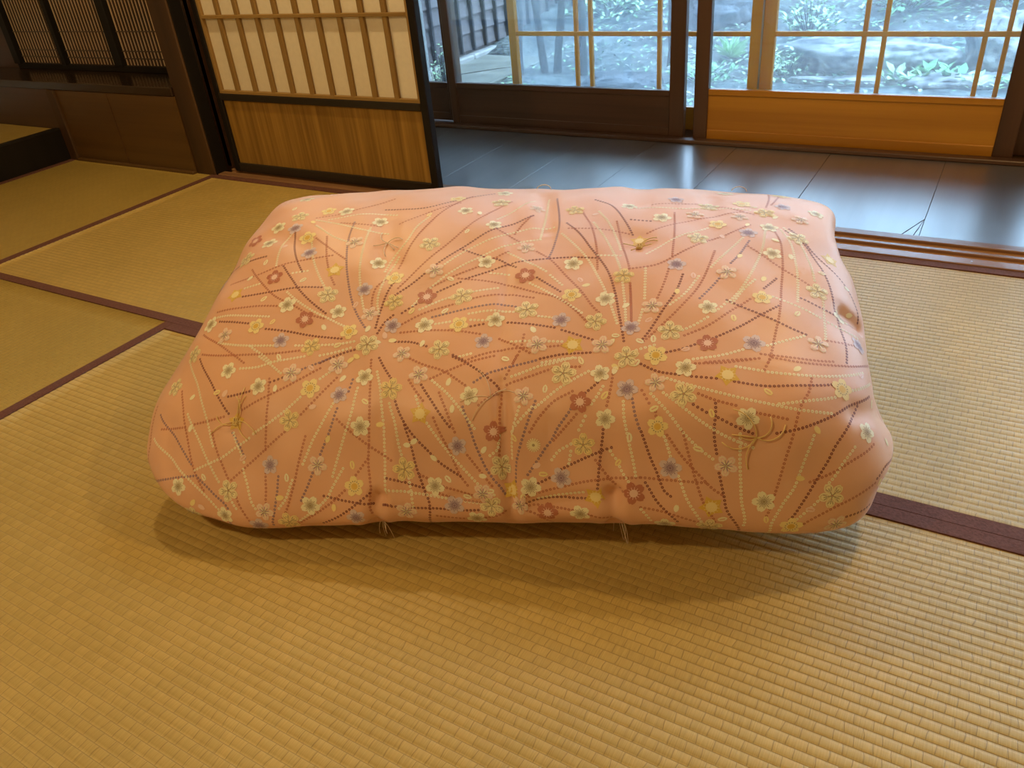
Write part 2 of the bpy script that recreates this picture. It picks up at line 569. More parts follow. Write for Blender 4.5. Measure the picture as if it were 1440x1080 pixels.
# slatted window
wx0, wx1, wy = -4.70, -3.20, 2.585
win = box('window_1', M['black'], (wx0, wx1, wy, wy + .04, .380, .408), b=.002)
tag(win, 'dim slatted paper window of the alcove above the polished ledge', kind='structure')
for a, b_ in ((-4.72, -4.665), (-4.285, -4.250), (-3.845, -3.785), (-3.26, -3.20)):
    MB().box(a, b_, wy - .004, wy + .036, .405, 1.75, b=.002).build('stile', M['black'], win)
MB().box(wx0, wx1, wy, wy + .04, 1.72, 1.78, b=.002).build('top_rail', M['black'], win)
bar = MB().box(-.0050, .0050, wy + .020, wy + .0245, .405, 1.73).mesh('slat'); bmfix(bar); bar.materials.append(M['dark'])
for (a, b_) in ((-4.665, -4.285), (-4.250, -3.845), (-3.785, -3.26)):
    n = int((b_ - a) / .0245)
    for i in range(1, n):
        share('slat', bar, win, (a + (b_ - a) * i / n, 0, 0))
    for z in (.440, .474, .563, .72, 1.0, 1.4):
        w0, w1 = a, b_
        MB().box(w0, w1, wy + .019, wy + .025, z - .0020, z + .0020).build('cross_slat', M['dark'], win)
    MB().box(a, b_, wy + .026, wy + .028, .405, 1.73).build('paper', M['paper_dim'], win)

# ------------------------------------------------------------------ raised tokonoma floor
tk = empty('raised_alcove_floor', (-4.085, 2.33, 0))
tag(tk, 'raised alcove floor with straw mat top and black lacquered front beam', 'platform')


def local(mb, name, mat, root):
    o = mb.build(name, mat)
    o.parent = root
    o.matrix_parent_inverse = Matrix.Translation([-c for c in root.location])
    return o


local(MB().box(-4.135, -4.085, .1, 2.335, -.04, .158, b=.006), 'front_beam', M['black'], tk)
local(MB().box(-5.2, -4.137, .1, 2.335, -.04, .150), 'mat_top', M['tatami_smooth'], tk)

# ------------------------------------------------------------------ garden side: sill, inner glass doors, outer sashes
SY = 3.30
si = MB()
si.box(-4.0, 3.2, SY, 3.60, -.12, -.002)
si.box(-4.0, 3.2, SY, SY + .045, -.05, .012, b=.003)
o = si.build('trim_6', M['dark'])
tag(o, 'dark wooden sill under the sliding glass doors', kind='structure')


def gdoor(n, x0, x1, y0, zr, m_st, m_rail, label, sw=(.055, .055)):
    th_ = .035
    root = MB().box(x0, x0 + sw[0], y0, y0 + th_, .006, 2.05, b=.003).build('door_%d' % n, M[m_st])
    tag(root, label, kind='structure')
    MB().box(x1 - sw[1], x1, y0, y0 + th_, .006, 2.05, b=.003).build('stile', M[m_st], root)
    MB().box(x0 + sw[0], x1 - sw[1], y0 + .003, y0 + th_ - .003, .006, .045, b=.002).build('bottom_rail', M[m_rail], root)
    MB().box(x0 + sw[0], x1 - sw[1], y0 + .008, y0 + th_ - .008, .043, zr - .022, b=0).build('kick_board', M[m_rail], root)
    MB().box(x0 + sw[0], x1 - sw[1], y0 + .003, y0 + th_ - .003, zr - .024, zr, b=.002).build('middle_rail', M[m_rail], root)
    MB().box(x0 + sw[0], x1 - sw[1], y0 + .003, y0 + th_ - .003, 1.99, 2.05, b=.002).build('top_rail', M[m_rail], root)
    MB().box(x0 + sw[0] - .004, x1 - sw[1] + .004, y0 + .016, y0 + .019, zr - .004, 1.995).build('glass_pane', M['glass_clear'], root)
    return root


# z of rail tops measured on the inner track plane
gdoor(3, -3.78, -2.352, 3.395, .190, 'darkz', 'dark', 'dark framed glass door half hidden behind the paper door', sw=(.055, .072))
gdoor(4, -2.385, -1.172, 3.355, .200, 'darkz', 'dark', 'dark framed glass door between the paper door and the gap', sw=(.040, .066))  # darker board wood stands in for the part the lamp misses
gdoor(5, -1.128, .075, 3.355, .212, 'darkz', 'amber', 'glass door with lamplit amber bottom board', sw=(.060, .066))
gdoor(6, .06, 1.30, 3.395, .212, 'darkz', 'amber', 'glass door at the far end of the veranda, edge only', sw=(.10, .066))
box('trim_7', M['dark'], (-4.0, 3.2, 3.32, 3.60, 2.05, 2.15))['kind'] = 'structure'

OY = 3.50


def sash(n, x0, x1, sw, muntins, y0, label, zr=.098):
    root = MB().box(x0, x0 + sw[0], y0, y0 + .03, -.002, 2.05, b=.002).build('window_%d' % n, M['outer'])
    tag(root, label, kind='structure')
    MB().box(x1 - sw[1], x1, y0, y0 + .03, -.002, 2.05, b=.002).build('stile', M['outer'], root)
    MB().box(x0 + sw[0], x1 - sw[1], y0 + .002, y0 + .028, -.002, zr, b=.002).build('bottom_rail', M['amber'], root)
    for z in (.401, .72, 1.04, 1.36, 1.68):
        MB().box(x0 + sw[0], x1 - sw[1], y0 + .004, y0 + .022, z - .0095, z + .0085, b=.0015).build('muntin', M['outerx'], root)
    for xm in muntins:
        MB().box(xm - .0085, xm + .0085, y0 + .006, y0 + .026, zr, 2.0, b=.0015).build('muntin', M['outer'], root)
    MB().box(x0, x1, y0, y0 + .03, 2.0, 2.05, b=.002).build('top_rail', M['outerx'], root)
    MB().box(x0 + sw[0] - .004, x1 - sw[1] + .004, y0 + .0265, y0 + .0285, zr - .004, 2.0).build('glass_pane', M['glass'], root)
    return root


sash(2, -2.103, -.902, (.038, .046), (-1.750, -1.676, -1.346, -1.276), OY, 'outer glass sash with thin wooden bars behind the dark doors')
sash(3, -.898, .31, (.050, .038), (-.510, -.438, -.099, -.028), OY + .002, 'outer glass sash with thin wooden bars behind the amber board door')
MB().box(-.9035, -.8965, OY - .003, OY, .0, 2.0).build('weather_strip', M['metal'], bpy.data.objects['window_3'])

# ------------------------------------------------------------------ room shell (mostly behind the viewer)
def wall(name, d, mat='plaster'):
    o = box(name, M[mat], d, b=0)
    tag(o, kind='structure')
    return o


wall('wall_back', (-5.4, 2.65, ROOM_Y0 - .1, ROOM_Y0, -.12, 2.95))
wall('wall_right', (2.55, 2.65, ROOM_Y0, 3.6, -.12, 2.95))
wall('wall_left', (-5.4, -5.3, ROOM_Y0, 2.75, -.12, 2.95))
wall('wall_front', (-3.0, 2.55, 2.40, 2.48, 2.20, 2.90))
wall('wall_window', (-5.3, -3.145, 2.615, 2.70, -.12, .38), 'black')
wall('wall_window', (-5.3, -3.0, 2.62, 2.70, 1.78, 2.95), 'dark')
wall('wall_window', (-5.3, -4.72, 2.60, 2.70, .38, 1.78), 'dark')
wall('wall_window', (-3.20, -3.012, 2.462, 2.70, -.12, 2.95), 'dark')
wall('wall_veranda', (-4.1, -4.0, 2.70, 3.6, -.12, 2.95))
wall('wall_tokonoma', (-5.3, -4.10, -.02, .08, -.12, 2.95))
ce = box('ceiling', M['ceiling'], (-5.4, 2.65, ROOM_Y0 - .1, 3.62, 2.90, 2.98), b=0)
tag(ce, kind='structure')

# body directions (per mille) of the woven flowers, dotted rays and pulled seams, and the form of the quilt
FL={'W':[-768,225,816,-804,-74,783,-571,19,934,-431,-88,973,-809,-198,777,-388,-399,965,-649,-607,835,-480,-645,876,-904,-588,549,-67,288,992,-158,14,999,-48,-119,999,350,122,985,-42,-380,981,226,-378,980,334,-580,924,-198,-709,863,16,-689,876,458,19,967,762,65,823,778,-152,808,614,-576,864,949,-320,515,876,346,681,609,449,899,-772,-814,543,-658,-885,535,-351,-887,661,-327,-987,311,-731,-893,-389,-571,-901,-568,-385,-967,-429,-42,-939,556,313,-869,695,306,-971,425,-114,-996,-231,104,-997,-209,-16,-927,-588,210,-963,-474,537,-829,709,653,-918,436,607,-960,-230,916,-736,130,389,-925,-575],'Y':[-666,-209,889,-732,-680,740,-428,-732,831,-640,38,904,-322,-484,955,-206,163,996,234,-564,935,-92,-708,864,769,535,776,620,1,913,671,277,884,754,-456,809,466,-799,764,-500,-912,576,-298,-993,-242,431,-972,380,901,-698,428,636,-919,-457],'C':[-881,-260,678,-526,-570,897,-536,-782,763,-363,-782,796,-737,-8,843,-307,-606,915,-917,-674,402,-58,138,999,189,65,998,-235,-279,990,-96,-579,930,380,-458,955,106,-640,904,306,-684,875,-140,-804,783,388,-814,760,580,206,929,742,207,839,840,32,741,574,-150,932,510,-702,836,893,-281,656,-917,-730,183,-527,-966,337,-592,-954,-332,-420,-909,-607,-664,-819,-655,-265,-923,594,213,-875,689,-191,-999,-81,239,-997,199,17,-975,-419,41,-1000,-38,761,-898,-215,518,-903,589,477,-931,-534],'R':[-727,-454,831,-880,-129,682,-579,-674,832,-207,-581,929,88,-461,966,604,-729,784,21,-992,288,250,-945,535,139,-958,-492,332,-994,-216],'L':[-635,-325,901,-412,-544,929,-637,-750,750,-731,-116,848,-960,-320,477,-299,-709,860,-14,-775,812,208,-685,878,405,-704,854,525,-363,940,708,-29,864,720,-688,744,785,317,797,479,245,960,973,-404,386,-410,-933,550,-521,-981,-79,-279,-935,-561,-484,-881,-647,377,-907,619,-69,-999,148,175,-999,-111,-65,-974,-421,428,-991,27,563,-818,-714],'G':[-526,-441,930,-851,-495,692,408,-186,976,242,-780,805,-173,-973,426,61,-994,-257,246,-992,-273,638,-829,660,491,-976,-293,-682,-934,258,929,17,582],'P':[-489,-266,957,-830,-678,627,-378,-657,885,68,74,1000,-197,-446,969,-252,-817,767,143,-786,801,323,-774,807,72,-273,993,675,110,884,549,82,942,662,-366,883,464,-602,899,878,-572,616,840,212,740,-570,-865,640,-440,-848,710,-404,-993,-59,-482,-943,-493,-192,-885,674,102,-937,562,-3,-992,-287,-171,-956,-499,78,-977,-410,454,-883,652,559,-974,79,728,-874,-468],'B':[118,-998,178],'p':[-739,-256,840,-823,-421,746,-622,-490,885,-681,-674,781,-512,-711,829,-453,-782,784,-430,-615,899,-738,-559,795,-372,-723,845,-627,-808,695,-782,-348,797,-109,-5,1000,-127,-180,998,256,21,994,-142,-488,959,-142,-647,900,-245,-648,898,-290,-765,817,254,-476,960,273,-510,951,363,-739,834,129,-728,850,391,-607,908,264,-834,746,-195,-784,803,-271,-40,993,702,46,868,640,-99,903,693,-234,872,826,-131,758,783,-50,804,574,-417,918,758,-342,819,903,-149,641,678,-600,821,839,-473,715,963,-107,473,464,-740,819,454,-665,870,545,-766,775,532,-521,910,972,-248,427,-848,-822,270,-751,-873,425,-415,-889,648,-475,-953,457,-330,-950,509,-277,-986,333,-319,-997,-50,-464,-986,-176,-402,-991,191,-776,-861,404,-517,-854,681,-604,-900,547,-794,-881,80,-603,-965,-42,-675,-937,-251,-641,-892,-533,-670,-891,-504,-460,-972,-361,-331,-965,-452,-405,-833,736,-104,-905,638,-88,-965,467,-3,-999,121,-199,-999,145,-181,-998,181,-127,-1000,28,-85,-999,-163,-4,-999,-122,55,-837,745,161,-917,610,317,-926,582,356,-988,287,74,-996,237,120,-1000,-13,-38,-987,-334,352,-858,708,135,-1000,-87,309,-998,45,809,-729,608,724,-840,561,573,-931,476,509,-979,214,804,-860,298,436,-944,507,951,-653,-73,890,-766,-276,416,-979,-337,696,-923,-306,506,-958,-412,593,-945,-394,957,-564,356,966,-594,162,711,-929,-45,-335,-773,808,-390,-822,751,-317,-746,832,350,-762,816,428,-755,813,412,-831,737,355,-847,723,706,251,863,772,177,814,14,-994,-257,86,-989,-315,-781,94,806,-673,-77,886]}
